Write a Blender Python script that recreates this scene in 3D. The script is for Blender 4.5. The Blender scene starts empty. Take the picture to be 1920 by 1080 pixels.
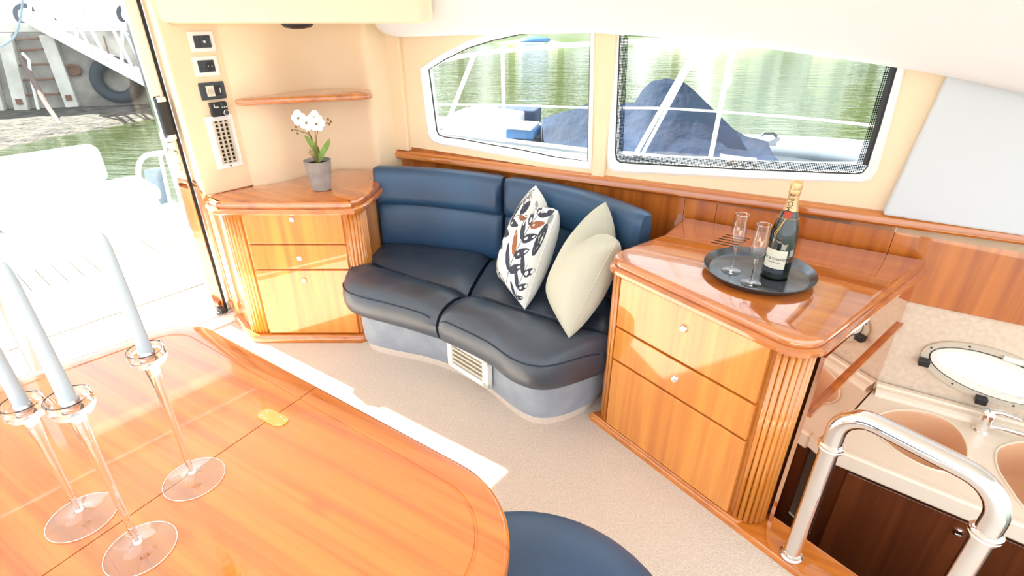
import bpy, bmesh, math, random
from mathutils import Vector
from mathutils.geometry import tessellate_polygon
random.seed(7)
scene = bpy.context.scene
COL = scene.collection
PI = math.pi

# ------------------------------------------------------------------ camera
FPX, PITCH, CAMH = 1010.0, math.radians(27.8), 1.6
cam_d = bpy.data.cameras.new('camera')
cam_d.sensor_width = 36.0
cam_d.lens = FPX / 1920 * 36.0
cam_d.clip_start = 0.02
cam_d.clip_end = 500
cam = bpy.data.objects.new('camera', cam_d)
COL.objects.link(cam)
cam.location = (0, 0, CAMH)
cam.rotation_euler = (PI / 2 - PITCH, 0, 0)
scene.camera = cam

# ------------------------------------------------------------------ sky, sun, exposure
world = bpy.data.worlds.new('sky')
scene.world = world
world.use_nodes = True
wn = world.node_tree
bg = wn.nodes['Background']
bg.inputs['Color'].default_value = (0.90, 0.95, 1.0, 1)
bg.inputs['Strength'].default_value = 1.9
sun_d = bpy.data.lights.new('sun', 'SUN')
sun_d.energy = 24.0
sun_d.angle = math.radians(0.6)
sun_d.color = (1.0, 0.95, 0.86)
sun = bpy.data.objects.new('sun', sun_d)
COL.objects.link(sun)
SUN = Vector((0.83, -0.555, -0.84)).normalized()
sun.rotation_euler = SUN.to_track_quat('-Z', 'Y').to_euler()
sun.location = (-6, 6, 8)
scene.view_settings.view_transform = 'Standard'
scene.view_settings.look = 'None'
scene.view_settings.gamma = 1.0
scene.view_settings.use_curve_mapping = False
scene.view_settings.exposure = 0.47

# ------------------------------------------------------------------ plan helpers (surveyed coordinates)
CC, SS = math.cos(PITCH), math.sin(PITCH)
WA, WB = (0.738, 2.237), (1.507, 1.783)          # foot of the starboard wall
_l = math.hypot(WB[0] - WA[0], WB[1] - WA[1])
D = ((WB[0] - WA[0]) / _l, (WB[1] - WA[1]) / _l)  # forward along the hull
N = (D[1], -D[0])                                 # inboard normal
def W(s, n, z=0.0):
    return (WA[0] + D[0] * s + N[0] * n, WA[1] + D[1] * s + N[1] * n, z)
def sight(u, v):
    x = (u - 960) / FPX; y = -(v - 540) / FPX
    return (x, CC + y * SS, -SS + y * CC)
def atz(u, v, z):
    r = sight(u, v); t = (z - CAMH) / r[2]
    return (r[0] * t, r[1] * t, z)
def aty(u, v, y):
    r = sight(u, v); t = y / r[1]
    return (r[0] * t, y, CAMH + r[2] * t)
def atp(u, v, A, B):
    nx, ny = B[1] - A[1], A[0] - B[0]
    r = sight(u, v); t = (nx * A[0] + ny * A[1]) / (nx * r[0] + ny * r[1])
    return (r[0] * t, r[1] * t, CAMH + r[2] * t)
def wsz(u, v, n=0.0):
    a = W(0, n); b = W(1, n)
    p = atp(u, v, a, b)
    return ((p[0] - WA[0]) * D[0] + (p[1] - WA[1]) * D[1], p[2])

# ------------------------------------------------------------------ materials
def lin(r, g, b):
    f = lambda c: (c / 255 / 12.92) if c / 255 <= 0.04045 else ((c / 255 + 0.055) / 1.055) ** 2.4
    return (f(r), f(g), f(b), 1)
def base_mat(name):
    m = bpy.data.materials.new(name); m.use_nodes = True
    nt = m.node_tree
    return m, nt, nt.nodes['Principled BSDF']
def mat(name, col, rough=0.5, metal=0.0, coat=0.0, spec=0.5, bump=None, sheen=0, var=None, sub=0, cr=0.06):
    """bump=(scale, strength, distance); var=(colour2, scale)"""
    m, nt, p = base_mat(name)
    p.inputs['Base Color'].default_value = col
    p.inputs['Roughness'].default_value = rough
    p.inputs['Metallic'].default_value = metal
    p.inputs['Coat Weight'].default_value = coat
    p.inputs['Coat Roughness'].default_value = cr
    p.inputs['Specular IOR Level'].default_value = spec
    if sheen: p.inputs['Sheen Weight'].default_value = sheen
    if sub:
        p.inputs['Subsurface Weight'].default_value = sub
        p.inputs['Subsurface Radius'].default_value = (0.02, 0.02, 0.02)
    g = nt.nodes.new('ShaderNodeNewGeometry')
    if var:
        t = nt.nodes.new('ShaderNodeTexNoise'); t.inputs['Scale'].default_value = var[1]; t.inputs['Detail'].default_value = 4
        nt.links.new(g.outputs['Position'], t.inputs['Vector'])
        mx = nt.nodes.new('ShaderNodeMix'); mx.data_type = 'RGBA'
        mx.inputs['A'].default_value = col; mx.inputs['B'].default_value = var[0]
        rp = nt.nodes.new('ShaderNodeMapRange'); rp.inputs[1].default_value = 0.35; rp.inputs[2].default_value = 0.68
        nt.links.new(t.outputs['Fac'], rp.inputs[0]); nt.links.new(rp.outputs[0], mx.inputs['Factor'])
        nt.links.new(mx.outputs['Result'], p.inputs['Base Color'])
    if bump:
        t = nt.nodes.new('ShaderNodeTexNoise'); t.inputs['Scale'].default_value = bump[0]; t.inputs['Detail'].default_value = 3
        nt.links.new(g.outputs['Position'], t.inputs['Vector'])
        b = nt.nodes.new('ShaderNodeBump'); b.inputs['Strength'].default_value = bump[1]; b.inputs['Distance'].default_value = bump[2]
        nt.links.new(t.outputs['Fac'], b.inputs['Height']); nt.links.new(b.outputs['Normal'], p.inputs['Normal'])
    return m
def wood(name, c1, c2, axis='z', rot=0.0, rough=0.28, coat=0.6, knots=False, ior=1.75):
    """axis = grain direction; rot = turn about z in the plan"""
    m, nt, p = base_mat(name)
    g = nt.nodes.new('ShaderNodeNewGeometry')
    mp = nt.nodes.new('ShaderNodeMapping'); mp.vector_type = 'TEXTURE'
    mp.inputs['Rotation'].default_value = (0, 0, rot)
    sc = {'z': (0.06, 0.06, 1.6), 'x': (1.6, 0.06, 0.06), 'y': (0.06, 1.6, 0.06)}[axis]
    mp.inputs['Scale'].default_value = sc
    nt.links.new(g.outputs['Position'], mp.inputs['Vector'])
    t = nt.nodes.new('ShaderNodeTexNoise'); t.inputs['Scale'].default_value = 1.1; t.inputs['Detail'].default_value = 6; t.inputs['Roughness'].default_value = 0.62
    t.inputs['Distortion'].default_value = 0.4
    nt.links.new(mp.outputs[0], t.inputs['Vector'])
    rp = nt.nodes.new('ShaderNodeValToRGB')
    rp.color_ramp.elements[0].position = 0.32; rp.color_ramp.elements[0].color = c2
    rp.color_ramp.elements[1].position = 0.62; rp.color_ramp.elements[1].color = c1
    nt.links.new(t.outputs['Fac'], rp.inputs[0])
    out = rp.outputs[0]
    if knots:
        v = nt.nodes.new('ShaderNodeTexVoronoi'); v.inputs['Scale'].default_value = 5.2
        mp2 = nt.nodes.new('ShaderNodeMapping'); mp2.vector_type = 'TEXTURE'; mp2.inputs['Rotation'].default_value = (0, 0, rot); mp2.inputs['Scale'].default_value = (1.9, 0.9, 1)
        nt.links.new(g.outputs['Position'], mp2.inputs['Vector']); nt.links.new(mp2.outputs[0], v.inputs['Vector'])
        r2 = nt.nodes.new('ShaderNodeMapRange'); r2.inputs[1].default_value = 0.02; r2.inputs[2].default_value = 0.13; r2.inputs[3].default_value = 0.65; r2.inputs[4].default_value = 0
        nt.links.new(v.outputs['Distance'], r2.inputs[0])
        mx = nt.nodes.new('ShaderNodeMix'); mx.data_type = 'RGBA'
        nt.links.new(r2.outputs[0], mx.inputs['Factor']); nt.links.new(out, mx.inputs['A']); mx.inputs['B'].default_value = c2
        out = mx.outputs['Result']
    nt.links.new(out, p.inputs['Base Color'])
    p.inputs['Roughness'].default_value = rough
    p.inputs['Coat Weight'].default_value = coat
    p.inputs['Coat IOR'].default_value = ior
    p.inputs['Coat Roughness'].default_value = 0.02
    return m
ROT = math.atan2(D[1], D[0])
M = {}
M['wood'] = wood('cherry_veneer', lin(228, 148, 54), lin(196, 110, 32), 'z', 0, 0.28, 1.0)
M['wood_top'] = wood('cherry_counter', lin(212, 122, 34), lin(174, 84, 18), 'x', ROT, 0.2, 1.0, False, 2.1)
M['wood_table'] = wood('cherry_table', lin(234, 136, 38), lin(194, 94, 20), 'x', ROT, 0.2, 1.0, True, 1.85)
M['wood_edge'] = wood('cherry_moulding', lin(214, 128, 44), lin(178, 94, 26), 'x', ROT, 0.2, 1.0)
M['wood_panel'] = wood('cherry_panel', lin(204, 118, 42), lin(164, 82, 24), 'z', 0, 0.3, 0.6)
M['wood_dark'] = wood('dark_galley_wood', lin(112, 58, 28), lin(80, 38, 18), 'z', 0, 0.35, 0.4)
M['cream'] = mat('cream_wall', lin(246, 224, 190), 0.55)
M['cream_soffit'] = mat('cream_soffit', lin(244, 224, 196), 0.5)
M['white_liner'] = mat('white_liner', lin(234, 234, 236), 0.6, bump=(300, 0.08, 0.001))
M['white'] = mat('white_moulding', lin(246, 244, 240), 0.4)
M['beige'] = mat('beige_post', lin(246, 220, 184), 0.5)
M['grey_panel'] = mat('pale_grey_panel', lin(212, 217, 222), 0.6)
M['speckle'] = mat('speckled_liner', lin(226, 210, 190), 0.6, var=(lin(214, 196, 174), 60))
M['carpet'] = mat('cream_carpet', lin(236, 223, 208), 0.95, bump=(220, 0.9, 0.006), sheen=0.3, var=(lin(220, 205, 188), 120))
M['leather'] = mat('navy_leather', lin(46, 60, 78), 0.42, spec=0.7, coat=0.5, cr=0.38, bump=(14, 0.22, 0.01), var=(lin(34, 46, 62), 3))
M['leather_back'] = mat('blue_leather', lin(44, 82, 118), 0.38, spec=0.55, coat=0.1, cr=0.35, bump=(16, 0.18, 0.008), var=(lin(44, 72, 104), 3))
M['suede'] = mat('blue_grey_suede', lin(150, 158, 168), 0.95, sheen=0.5, var=(lin(132, 141, 154), 9))
M['stitch'] = mat('seam_stitching', lin(28, 40, 56), 0.6)
M['chrome'] = mat('chrome', (0.86, 0.86, 0.87, 1), 0.06, 1.0)
M['steel'] = mat('brushed_steel', (0.62, 0.63, 0.65, 1), 0.28, 1.0)
M['brass'] = mat('polished_brass', lin(228, 200, 130), 0.25, 1.0)
M['black'] = mat('black_plastic', lin(34, 36, 40), 0.4)
M['slate'] = mat('dark_grey_plastic', lin(62, 68, 76), 0.45)
M['offwhite'] = mat('offwhite_plastic', lin(240, 238, 230), 0.45)
M['vent'] = mat('beige_slat', lin(206, 196, 178), 0.5)
M['gap'] = mat('dark_gap', lin(40, 22, 10), 0.8)
M['pot'] = mat('grey_cement_pot', lin(172, 167, 163), 0.75, var=(lin(150, 143, 138), 18), bump=(60, 0.1, 0.002))
M['soil'] = mat('dark_soil', lin(34, 28, 24), 0.95, bump=(90, 1, 0.01))
M['leaf'] = mat('orchid_leaf', lin(128, 158, 62), 0.4, var=(lin(92, 122, 44), 20))
M['petal'] = mat('white_petal', lin(250, 250, 248), 0.6, sub=0.2)
M['stem'] = mat('brown_stem', lin(120, 100, 48), 0.6)
M['bud'] = mat('olive_bud', lin(128, 98, 48), 0.6)
M['linen'] = mat('grey_green_linen', lin(196, 194, 176), 0.9, sheen=0.3, bump=(350, 0.2, 0.002))
M['cotton'] = mat('white_cotton', lin(236, 236, 232), 0.9, sheen=0.2, bump=(350, 0.15, 0.002))
M['p_slate'] = mat('slate_print', lin(64, 68, 80), 0.9)
M['p_grey'] = mat('grey_print', lin(158, 164, 166), 0.9)
M['p_taupe'] = mat('taupe_print', lin(132, 122, 116), 0.9)
M['p_rust'] = mat('rust_print', lin(158, 100, 72), 0.9)
M['tray'] = mat('dark_metal_tray', lin(118, 124, 132), 0.22, 0.9, var=(lin(84, 90, 98), 14))
M['bottle'] = mat('dark_green_glass', lin(10, 22, 16), 0.04, spec=0.8, coat=0.6)
M['foil'] = mat('gold_foil', lin(226, 190, 140), 0.35, 0.55, bump=(70, 0.25, 0.003))
M['label'] = mat('cream_paper', lin(226, 222, 204), 0.7)
M['ink'] = mat('black_ink', lin(24, 22, 20), 0.7)
M['seal'] = mat('red_seal', lin(176, 62, 36), 0.45)
M['gold'] = mat('gold_thread', lin(214, 176, 104), 0.35, 0.6)
M['wax'] = mat('white_wax', lin(196, 210, 220), 0.5, sub=0.1)
M['gelcoat'] = mat('white_gelcoat', lin(240, 241, 242), 0.35, coat=0.3)
M['vinyl'] = mat('white_vinyl', lin(242, 242, 240), 0.5)
M['teak'] = wood('bleached_teak', lin(232, 220, 200), lin(216, 200, 176), 'x', ROT, 0.7, 0.0)
M['caulk'] = mat('black_caulk', lin(70, 60, 52), 0.8)
M['counter'] = mat('cream_solid_surface', lin(240, 226, 206), 0.25, coat=0.4)
M['basin'] = mat('peach_basin', lin(226, 178, 140), 0.3, coat=0.4)
M['mirror'] = mat('bronze_mirror', (0.78, 0.50, 0.36, 1), 0.03, 1.0)
M['concrete'] = mat('weathered_concrete', lin(178, 173, 166), 0.95, var=(lin(126, 120, 114), 1.6), bump=(3, 0.5, 0.08))
M['mud'] = mat('shingle_shore', lin(84, 78, 70), 1.0, var=(lin(40, 37, 34), 3.5), bump=(6, 1.0, 0.12))
M['timber'] = mat('pale_timber', lin(214, 212, 206), 0.9, var=(lin(190, 186, 178), 3))
M['rust'] = mat('rusty_iron', lin(120, 84, 66), 0.9)
M['rubber'] = mat('black_rubber', lin(44, 52, 66), 0.7, bump=(5, 0.4, 0.03))
M['alu'] = mat('pale_aluminium', lin(224, 230, 236), 0.4, 0.3)
M['rope'] = mat('brown_rope', lin(104, 86, 82), 0.9)
M['rope_white'] = mat('white_rope', lin(226, 226, 222), 0.9)
M['carpaint'] = mat('white_car_paint', lin(240, 242, 244), 0.3, coat=0.6)
M['tint'] = mat('tinted_glass', lin(100, 120, 136), 0.1)
M['cover'] = mat('navy_boat_cover', lin(40, 62, 94), 0.85, var=(lin(24, 38, 60), 1.2), bump=(2.5, 0.6, 0.08))
M['hypalon'] = mat('grey_inflatable_tube', lin(134, 143, 153), 0.6)
M['bluebox'] = mat('mid_blue_plastic', lin(72, 118, 168), 0.5)
M['foliage'] = mat('bank_foliage', lin(116, 114, 30), 0.9, var=(lin(46, 64, 24), 0.3))
M['bank'] = mat('grassy_bank', lin(150, 168, 110), 1.0, var=(lin(190, 190, 170), 0.3))
M['building'] = mat('pale_building', lin(226, 228, 230), 0.8)

def glass_pane(name, tint=(1, 1, 1, 1), refl=1.0):
    m = bpy.data.materials.new(name); m.use_nodes = True
    nt = m.node_tree; nt.nodes.clear()
    o = nt.nodes.new('ShaderNodeOutputMaterial'); mx = nt.nodes.new('ShaderNodeMixShader')
    tr = nt.nodes.new('ShaderNodeBsdfTransparent'); gl = nt.nodes.new('ShaderNodeBsdfGlossy')
    gl.inputs['Roughness'].default_value = 0.01; tr.inputs['Color'].default_value = tint
    fr = nt.nodes.new('ShaderNodeLayerWeight'); fr.inputs['Blend'].default_value = 0.5
    pw = nt.nodes.new('ShaderNodeMath'); pw.operation = 'POWER'; pw.inputs[1].default_value = 4.0
    mu = nt.nodes.new('ShaderNodeMath'); mu.operation = 'MULTIPLY_ADD'; mu.inputs[1].default_value = 0.8 * refl; mu.inputs[2].default_value = 0.04 * refl; mu.use_clamp = True
    nt.links.new(fr.outputs['Facing'], pw.inputs[0]); nt.links.new(pw.outputs[0], mu.inputs[0]); nt.links.new(mu.outputs[0], mx.inputs[0])
    nt.links.new(tr.outputs[0], mx.inputs[1]); nt.links.new(gl.outputs[0], mx.inputs[2]); nt.links.new(mx.outputs[0], o.inputs[0])
    return m
M['pane'] = glass_pane('window_glass', (0.97, 0.99, 0.98, 1), 0.6)
M['thin_glass'] = glass_pane('thin_clear_glass', (0.97, 0.98, 0.985, 1), 2.4)
def crystal(name):
    m = bpy.data.materials.new(name); m.use_nodes = True
    nt = m.node_tree; p = nt.nodes['Principled BSDF']
    p.inputs['Base Color'].default_value = (1, 1, 1, 1); p.inputs['Roughness'].default_value = 0.0
    p.inputs['Transmission Weight'].default_value = 1.0; p.inputs['IOR'].default_value = 1.45
    return m
M['crystal'] = crystal('clear_crystal')
def frit(name):
    m = bpy.data.materials.new(name); m.use_nodes = True
    nt = m.node_tree; nt.nodes.clear()
    o = nt.nodes.new('ShaderNodeOutputMaterial'); mx = nt.nodes.new('ShaderNodeMixShader')
    tr = nt.nodes.new('ShaderNodeBsdfTransparent'); df = nt.nodes.new('ShaderNodeBsdfDiffuse')
    df.inputs['Color'].default_value = lin(20, 22, 26)
    g = nt.nodes.new('ShaderNodeNewGeometry'); v = nt.nodes.new('ShaderNodeTexVoronoi'); v.voronoi_dimensions = '2D'; v.inputs['Scale'].default_value = 170; v.inputs['Randomness'].default_value = 0
    mp = nt.nodes.new('ShaderNodeMapping'); mp.inputs['Rotation'].default_value = (0, 0, -math.atan2(D[1], D[0]))
    sx_ = nt.nodes.new('ShaderNodeSeparateXYZ'); cx_ = nt.nodes.new('ShaderNodeCombineXYZ')
    nt.links.new(g.outputs['Position'], mp.inputs['Vector']); nt.links.new(mp.outputs[0], sx_.inputs[0])
    nt.links.new(sx_.outputs['X'], cx_.inputs['X']); nt.links.new(sx_.outputs['Z'], cx_.inputs['Y']); nt.links.new(cx_.outputs[0], v.inputs['Vector'])
    c = nt.nodes.new('ShaderNodeMath'); c.operation = 'LESS_THAN'; c.inputs[1].default_value = 0.45
    nt.links.new(v.outputs['Distance'], c.inputs[0]); nt.links.new(c.outputs[0], mx.inputs[0])
    nt.links.new(tr.outputs[0], mx.inputs[1]); nt.links.new(df.outputs[0], mx.inputs[2]); nt.links.new(mx.outputs[0], o.inputs[0])
    return m
M['frit'] = frit('dotted_black_frit')
def water_mat():
    m, nt, p = base_mat('green_harbour_water')
    p.inputs['Base Color'].default_value = lin(52, 64, 34)
    p.inputs['Roughness'].default_value = 0.08
    p.inputs['Specular IOR Level'].default_value = 0.9
    g = nt.nodes.new('ShaderNodeNewGeometry'); mp = nt.nodes.new('ShaderNodeMapping')
    mp.inputs['Scale'].default_value = (0.55, 2.2, 1); nt.links.new(g.outputs['Position'], mp.inputs['Vector'])
    t = nt.nodes.new('ShaderNodeTexNoise'); t.inputs['Scale'].default_value = 1.6; t.inputs['Detail'].default_value = 4
    nt.links.new(mp.outputs[0], t.inputs['Vector'])
    b = nt.nodes.new('ShaderNodeBump'); b.inputs['Strength'].default_value = 0.35; b.inputs['Distance'].default_value = 0.12
    nt.links.new(t.outputs['Fac'], b.inputs['Height']); nt.links.new(b.outputs['Normal'], p.inputs['Normal'])
    return m
M['water'] = water_mat()

# ------------------------------------------------------------------ mesh helpers
def catmull(pts, n):
    P = [Vector(p) for p in pts]; out = []
    k = len(P) - 1
    for i in range(n + 1):
        x = i / n * k; j = min(int(x), k - 1); t = x - j
        p1, p2 = P[j], P[j + 1]
        p0 = P[j - 1] if j > 0 else p1 * 2 - p2
        p3 = P[j + 2] if j + 2 <= k else p2 * 2 - p1
        out.append(0.5 * ((2 * p1) + (p2 - p0) * t + (2 * p0 - 5 * p1 + 4 * p2 - p3) * t * t + (3 * p1 - p0 - 3 * p2 + p3) * t ** 3))
    return out
def rpoly(pts, rad, seg=6):
    out = []; n = len(pts)
    if not isinstance(rad, (list, tuple)): rad = [rad] * n
    for i in range(n):
        p = Vector(pts[i][:2]); a = Vector(pts[i - 1][:2]) - p; b = Vector(pts[(i + 1) % n][:2]) - p
        r = rad[i]
        if r <= 0: out.append((p.x, p.y)); continue
        la, lb = a.length, b.length; a.normalize(); b.normalize()
        ang = a.angle(b); t = min(r / math.tan(ang / 2), la * 0.48, lb * 0.48); r2 = t * math.tan(ang / 2)
        c = p + (a + b).normalized() * (r2 / math.sin(ang / 2))
        s = p + a * t - c; e = p + b * t - c
        a0 = math.atan2(s.y, s.x); a1 = math.atan2(e.y, e.x); da = (a1 - a0 + PI) % (2 * PI) - PI
        for k in range(seg + 1):
            q = a0 + da * k / seg; out.append((c.x + r2 * math.cos(q), c.y + r2 * math.sin(q)))
    return out
def area2(poly): return sum(poly[i - 1][0] * poly[i][1] - poly[i][0] * poly[i - 1][1] for i in range(len(poly)))
def inset(poly, d):
    n = len(poly); out = []
    sg = 1 if area2(poly) > 0 else -1
    for i in range(n):
        p = Vector(poly[i]); a = p - Vector(poly[i - 1]); b = Vector(poly[(i + 1) % n]) - p
        if a.length < 1e-9: a = b
        if b.length < 1e-9: b = a
        na = Vector((-a.y, a.x)).normalized(); nb = Vector((-b.y, b.x)).normalized()
        m = na + nb; l = m.length
        m = m / l if l > 1e-6 else na
        k = max(0.35, m.dot(na))
        out.append(tuple(p + m * (d * sg / k)))
    return out

class MB:
    def __init__(s): s.v = []; s.f = []
    def add(s, vs, fs):
        o = len(s.v); s.v += [tuple(p) for p in vs]; s.f += [tuple(i + o for i in f) for f in fs]; return s
    def box(s, c, size, rz=0.0):
        x, y, z = (q / 2 for q in size); cr, sr = math.cos(rz), math.sin(rz)
        vs = [(c[0] + a * x * cr - b * y * sr, c[1] + a * x * sr + b * y * cr, c[2] + d * z) for d in (-1, 1) for a, b in ((-1, -1), (1, -1), (1, 1), (-1, 1))]
        return s.add(vs, [(3, 2, 1, 0), (4, 5, 6, 7), (0, 1, 5, 4), (1, 2, 6, 5), (2, 3, 7, 6), (3, 0, 4, 7)])
    def rings(s, rs, closed=True, cap0=True, cap1=True):
        n = len(rs[0]); vs = [p for r in rs for p in r]; fs = []
        for i in range(len(rs) - 1):
            for j in range(n if closed else n - 1):
                k = (j + 1) % n
                fs.append((i * n + j, i * n + k, (i + 1) * n + k, (i + 1) * n + j))
        if cap0: fs.append(tuple(range(n - 1, -1, -1)))
        if cap1: fs.append(tuple((len(rs) - 1) * n + j for j in range(n)))
        return s.add(vs, fs)
    def slab(s, poly, prof):
        return s.rings([[(p[0], p[1], z) for p in (inset(poly, d) if d else poly)] for d, z in prof])
    def prism(s, poly, z0, z1): return s.slab(poly, [(0, z0), (0, z1)])
    def tube(s, pts, r, seg=10, closed=False):
        P = [Vector(p) for p in pts]; n = len(P); R = r if isinstance(r, (list, tuple)) else [r] * n
        up = None; rs = []
        for i in range(n):
            t = (P[(i + 1) % n] - P[i - 1]) if closed else (P[min(i + 1, n - 1)] - P[max(i - 1, 0)])
            t.normalize()
            if up is None:
                up = t.orthogonal().normalized()
            up = (up - t * up.dot(t)).normalized(); w = t.cross(up)
            rs.append([P[i] + (up * math.cos(2 * PI * k / seg) + w * math.sin(2 * PI * k / seg)) * R[i] for k in range(seg)])
        if closed: rs.append(rs[0]); return s.rings(rs, True, False, False)
        return s.rings(rs)
    def lathe(s, c, prof, seg=24, ax=(0, 0, 1)):
        a = Vector(ax).normalized(); u = a.orthogonal().normalized(); w = a.cross(u); c = Vector(c)
        return s.rings([[c + a * z + (u * math.cos(2 * PI * k / seg) + w * math.sin(2 * PI * k / seg)) * max(r, 1e-4) for k in range(seg)] for r, z in prof])
    def ball(s, c, r, seg=10, rn=6):
        rx, ry, rz = r if isinstance(r, (tuple, list)) else (r, r, r)
        return s.rings([[(c[0] + rx * max(math.sin(PI * i / rn), 1e-3) * math.cos(2 * PI * k / seg), c[1] + ry * max(math.sin(PI * i / rn), 1e-3) * math.sin(2 * PI * k / seg), c[2] - rz * math.cos(PI * i / rn)) for k in range(seg)] for i in range(rn + 1)])
    def wallpoly(s, outer, holes, n0, n1):
        """flat piece on the starboard wall from (s,z) outlines, between offsets n0 (room side) and n1"""
        loops = [outer] + holes
        tris = tessellate_polygon([[Vector((p[0], p[1], 0)) for p in l] for l in loops])
        flat = [p for l in loops for p in l]; k = len(flat)
        vs = [W(p[0], n0, p[1]) for p in flat] + [W(p[0], n1, p[1]) for p in flat]
        fs = [tuple(t) for t in tris] + [tuple(i + k for i in reversed(t)) for t in tris]
        o = 0
        for l in loops:
            m = len(l)
            for i in range(m):
                j = (i + 1) % m; fs.append((o + i, o + j, o + j + k, o + i + k))
            o += m
        return s.add(vs, fs)
    def build(s, name, m, parent=None, smooth=False, bevel=0, seg=2):
        me = bpy.data.meshes.new(name); me.from_pydata(s.v, [], s.f); me.update()
        bm = bmesh.new(); bm.from_mesh(me); bmesh.ops.recalc_face_normals(bm, faces=bm.faces); bm.to_mesh(me); bm.free()
        return link(name, me, m, parent, smooth, bevel, seg)
def link(name, me, m, parent=None, smooth=False, bevel=0, seg=2):
    if m is not None and not me.materials: me.materials.append(M[m])
    o = bpy.data.objects.new(name, me); COL.objects.link(o)
    if smooth:
        for p in me.polygons: p.use_smooth = True
        try: me.set_sharp_from_angle(angle=math.radians(40))
        except Exception: pass
    if bevel:
        b = o.modifiers.new('edge', 'BEVEL'); b.width = bevel; b.segments = seg; b.limit_method = 'ANGLE'; b.angle_limit = math.radians(50)
    if parent is not None: attach(o, parent)
    return o
def attach(o, parent):
    o.parent = parent
    w = Vector((0, 0, 0)); p = parent
    while p is not None: w += p.location; p = p.parent
    o.location = Vector(o.location) - w
def thing(name, label, cat, loc, group=None):
    o = bpy.data.objects.new(name, None); COL.objects.link(o); o.location = loc; o.empty_display_size = 0.05
    return tag(o, label, cat, group)
def tag(o, label, cat, group=None):
    o['label'] = label; o['category'] = cat
    if group: o['group'] = group
    return o
def structure(o, label=None):
    o['kind'] = 'structure'
    if label: o['label'] = label
    return o
def shared(name, me, parent, loc, rz=0.0):
    o = bpy.data.objects.new(name, me); COL.objects.link(o); o.location = loc; o.rotation_euler = (0, 0, rz)
    attach(o, parent); return o
def text_mesh(txt, size, warp, m, name, parent, spacing=1.0):
    c = bpy.data.curves.new(name, 'FONT'); c.body = txt; c.size = size; c.align_x = 'CENTER'; c.align_y = 'CENTER'; c.space_character = spacing
    t = bpy.data.objects.new(name, c); COL.objects.link(t)
    dg = bpy.context.evaluated_depsgraph_get(); dg.update()
    me = bpy.data.meshes.new_from_object(t.evaluated_get(dg)); bpy.data.objects.remove(t)
    for v in me.vertices: v.co = warp(v.co.x, v.co.y)
    me.materials.clear()
    return link(name, me, m, parent)

# ================================================================== THE SETTING
J = Vector((-1.66, 2.735, 0)); E = Vector((-0.64, -0.77, 0)).normalized(); OUT = Vector((E.y, -E.x, 0))   # aft bulkhead line, and outboard (aft)
def K(t, o, z): p = J + E * t + OUT * o; return (p.x, p.y, z)
if OUT.x > 0: OUT = -OUT
ERZ = math.atan2(E.y, E.x)
SILL_D = Vector((0.607, -0.795, 0))
S0 = Vector((0.349, 1.813, 0)); SILL_N = Vector((0.795, 0.607, 0))
def SL(t, o, z=0.0): p = S0 + SILL_D * t + SILL_N * o; return (p.x, p.y, z)

fl = [(-1.62, 2.78), K(2.6, 0, 0)[:2], (-2.2, -1.5), (2.2, -1.5), SL(2.4, 0)[:2], SL(0.62, 0)[:2], (0.9, 1.28), (1.45, 1.77), (0.74, 2.22), (-0.62, 3.0), (-1.2, 3.05)]
structure(MB().prism(fl, -0.05, 0.0).build('floor', 'carpet'), 'cream looped pile carpet of the saloon floor')
# wooden sill along the galley edge
structure(MB().slab([SL(0.0, -0.012)[:2], SL(2.4, -0.012)[:2], SL(2.4, 0.135)[:2], SL(0.0, 0.135)[:2]], [(0.0, -0.06), (0.0, 0.012), (0.006, 0.022), (0.016, 0.025)]).build('trim_1', 'wood_edge', smooth=True), 'orange wooden sill along the edge of the galley well')
structure(MB().box(SL(1.2, 0.145, -0.4), (2.4, 0.02, 0.72), math.atan2(SILL_D.y, SILL_D.x)).build('wall_riser', 'wood_dark'), 'dark wooden riser below the saloon sill')
gf = [SL(0.3, 0.13)[:2], SL(2.4, 0.13)[:2], W(2.6, 0.3)[:2], W(2.6, 0.0)[:2], W(0.75, 0.0)[:2]]
structure(MB().prism(gf, -0.8, -0.75).build('floor_galley', 'wood_dark'), 'dark wooden floor of the lower galley')

# starboard wall: cream upper part with two window openings
g1 = [(805, 130), (835, 111), (880, 89), (925, 75), (975, 64), (1040, 56), (1109, 52), (1103, 302), (1040, 294), (979, 281), (920, 271), (868, 261), (835, 257), (824, 253), (820, 245)]
f1 = [(788, 128), (830, 100), (875, 77), (920, 62), (970, 51), (1040, 43), (1116, 38), (1110, 318), (1040, 310), (979, 298), (920, 288), (868, 278), (830, 272), (812, 266), (803, 252)]
g2 = [(1163, 50), (1154, 285), (1156, 298), (1163, 304), (1180, 306), (1290, 312), (1400, 318), (1505, 322), (1605, 326), (1618, 323), (1627, 312), (1650, 240), (1690, 100), (1610, 75), (1400, 56)]
f2 = [(1140, 38), (1138, 300), (1141, 316), (1152, 322), (1175, 324), (1290, 329), (1400, 335), (1505, 339), (1618, 342), (1634, 336), (1646, 318), (1668, 240), (1706, 98), (1615, 62), (1400, 44)]
G1 = [wsz(u, v, -0.035) for u, v in g1]; G2 = [wsz(u, v, -0.02) for u, v in g2]
F1 = [wsz(u, v) for u, v in f1]; F2 = [wsz(u, v) for u, v in f2]
SL0, SL1 = -1.60, 2.6
outer = [(SL0, 0.86), (SL1, 0.86), (SL1, 1.75), (SL0, 1.75)]
structure(MB().wallpoly(outer, [F1, F2], 0.0, -0.05).build('wall_right', 'cream'), 'cream side wall around the two cabin windows')
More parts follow.
